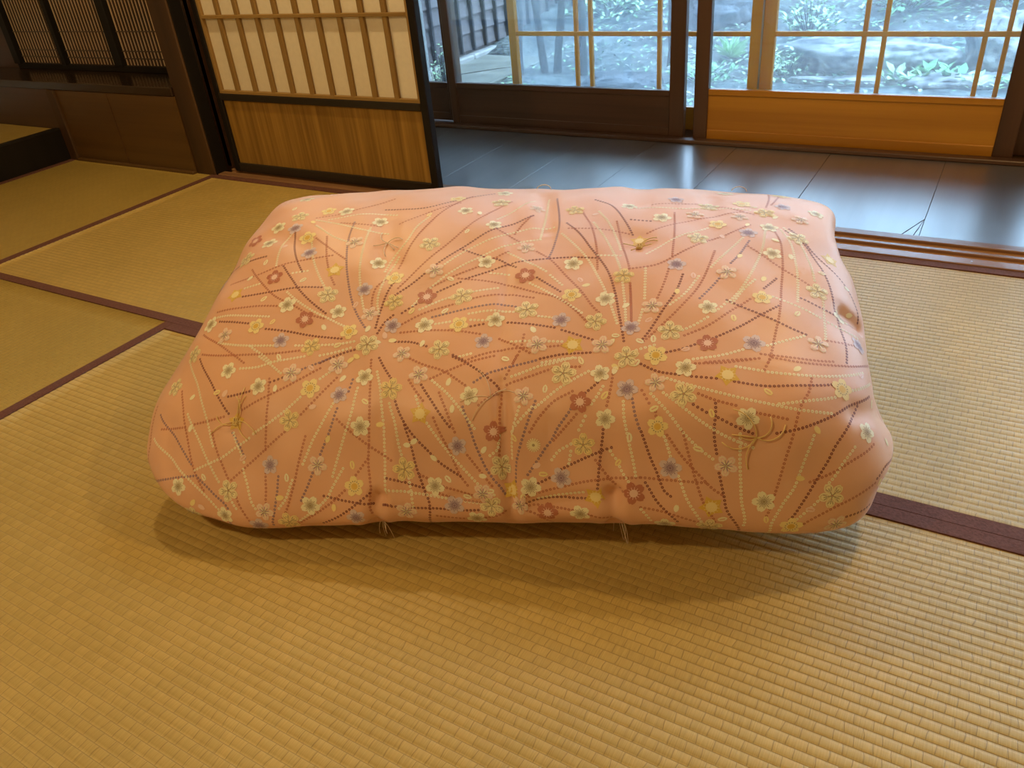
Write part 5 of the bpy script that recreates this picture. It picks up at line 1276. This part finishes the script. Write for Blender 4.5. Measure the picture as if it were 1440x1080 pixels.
plant(-3.44, 4.78, 420, .026, .12, 'leaf2', 'oval', 'whitish small leaved bush at the foot of the board wall', 15, h=.60, cat='bush', name='garden_bush')
plant(-.5, 10.2, 220, .14, .62, 'leaf3', 'oval', 'shaded shrub at the top of the slope', 16, h=.7)
plant(-2.0, 10.5, 220, .14, .62, 'leaf', 'oval', 'green shrub near the top of the slope', 17, h=.6)
plant(-3.75, 10.0, 140, .10, .5, 'leaf3', 'oval', 'dim shrub beyond the hazy trunks', 18, h=.6)

# fallen leaves and creeping ivy
lit = MB(); rr = random.Random(77)
STONES = [(o.location.x / S, o.location.y / S, o.dimensions.x / S * .5 * .92, o.dimensions.y / S * .5 * .92) for o in bpy.data.objects if o.name.startswith('garden_rock')]
for i in range(14000):
    x = rr.uniform(-4.2, 1.2); y = 4.6 + 5.6 * rr.random()
    dens = noise.noise(Vector((x * 1.1, y * 1.1, 5)))
    if rr.random() > .55 + dens or (x < -3.7): continue
    if any(((x - a) / c) ** 2 + ((y - b) / d) ** 2 < 1 for a, b, c, d in STONES): continue
    s_ = rr.uniform(.018, .050) * (1 + .10 * (y - 5))
    R_ = Matrix.Rotation(rr.uniform(0, 6.28), 3, 'Z') @ Matrix.Rotation(rr.uniform(-.5, .5), 3, 'X')
    b0 = len(lit.v)
    for p in leafproto('oval', 'x'):
        w = R_ @ (Vector(p) * s_)
        lit.v.append((x + w.x, y + w.y, hgt(x, y) + w.z + .028))
    lit.f += [(b0, b0 + 1, b0 + 2, b0 + 3), (b0, b0 + 3, b0 + 4, b0 + 5)]; lit.sm += [False] * 2
me_ = lit.mesh('leaf_litter')
me_.polygons.foreach_set('material_index', [((i // 2) * 7919 % 3) for i in range(len(me_.polygons))])
o = link('ground_cover', me_, [M['leaf2'], M['leaf'], M['stone']])
tag(o, 'small creeping leaves and litter scattered over the garden ground', 'ground cover', kind='stuff')

# neighbouring wing with lapped boards and battens on a stone kerb
hw = empty('boarded_wall', (-4.6, 5.0, G0))
tag(hw, 'weathered grey board wall with dark battens standing in the garden', 'wall')
WX = -4.52


def lp(mb, name, mat): return local(mb, name, mat, hw)


lp(MB().box(WX - .3, WX - .02, 4.6, 11.2, -.36, 3.0), 'wall_core', M['wallboard'])
z = -.30
while z < 1.6:
    b_ = MB()
    n0 = len(b_.v)
    b_.v += [(WX - .02, 4.6, z), (WX + .012, 4.6, z), (WX - .012, 4.6, z + .148), (WX - .02, 4.6, z + .148),
             (WX - .02, 11.2, z), (WX + .012, 11.2, z), (WX - .012, 11.2, z + .148), (WX - .02, 11.2, z + .148)]
    b_.f += [(0, 1, 2, 3), (7, 6, 5, 4), (0, 4, 5, 1), (1, 5, 6, 2), (2, 6, 7, 3), (3, 7, 4, 0)]
    b_.sm += [False] * 6
    lp(b_, 'lap_board', M['wallboard'])
    z += .148
y = 4.85
while y < 11.1:
    lp(MB().box(WX + .004, WX + .040, y - .013, y + .013, -.31, 1.9), 'batten', M['batten'])
    y += .219
y = 4.6
rr = random.Random(5)
while y < 11:
    l_ = rr.uniform(.5, .8)
    lp(MB().box(WX - .05, WX + .075, y, y + l_ - .01, -.46, -.335, b=.012), 'kerb_stone', M['stone'])
    y += l_
cp = box('cement_strip', M['cement'], (WX + .07, -3.72, 3.7, 11, -.6, -.375), b=.01)
tag(cp, 'flat damp cement strip along the foot of the board wall', 'paving')
MB().tube([(-4.35, 5.9, -.374), (-3.95, 6.35, -.374), (-3.7, 6.55, -.38)], .004, 4).build('crack', M['batten'], cp)
# pale bamboo poles by the left door
for i, (x, y, h_) in enumerate(((-3.45, 4.62, 1.6), (-3.60, 5.10, 1.6))):
    o = MB()
    zz = G0
    pts = []; rs = []
    while zz < h_:
        pts += [(x, y, zz), (x, y, zz + .012), (x, y, zz + .024)]; rs += [.020, .023, .020]
        zz += .24
    o = o.tube(pts, rs, 9).build('bamboo_pole', M['bamboo'])
    tag(o, ('pale upright bamboo pole beside the paper door edge', 'pale bamboo pole further back in front of the leafy bush')[i], 'pole')
# eaves above the glass doors
ev = box('roof_eaves', M['dark'], (-5.3, 4.0, 3.62, 4.7, 2.35, 2.45), b=0)
tag(ev, kind='structure')

# pendant lamps that light the room
for (nm, l_, p_, c_, r_), words in zip(LAMPS, ('over the matting in front of the paper door', 'over the threshold at the open side', 'behind the viewer over the near mats')):
    x, y, z = l_
    t = empty('pendant_lamp', (x, y, z))
    tag(t, 'small dark pendant lamp hanging ' + words, 'lamp')
    local(MB().tube([(x, y, z + .16), (x, y, 2.89)], .004, 6), 'cord', M['black'], t)
    local(MB().tube([(x, y, z + .07), (x, y, z + .16)], [.028, .018], 12), 'socket', M['black'], t)
    pr = [(.03, .125), (.06, .115), (.10, .085), (.12, .055)]
    mb = MB(); n = 24
    for dz, sgn in ((0, 1), (-.004, -1)):
        for r0, z0 in pr:
            for k in range(n): mb.v.append((x + r0 * math.cos(6.2832 * k / n), y + r0 * math.sin(6.2832 * k / n), z + z0 + dz))
    for h in (0, 1):
        for i in range(len(pr) - 1):
            for k in range(n):
                a = h * len(pr) * n + i * n
                mb.f.append((a + k, a + (k + 1) % n, a + n + (k + 1) % n, a + n + k)); mb.sm.append(True)
    local(mb, 'lamp_shade', M['black'], t)
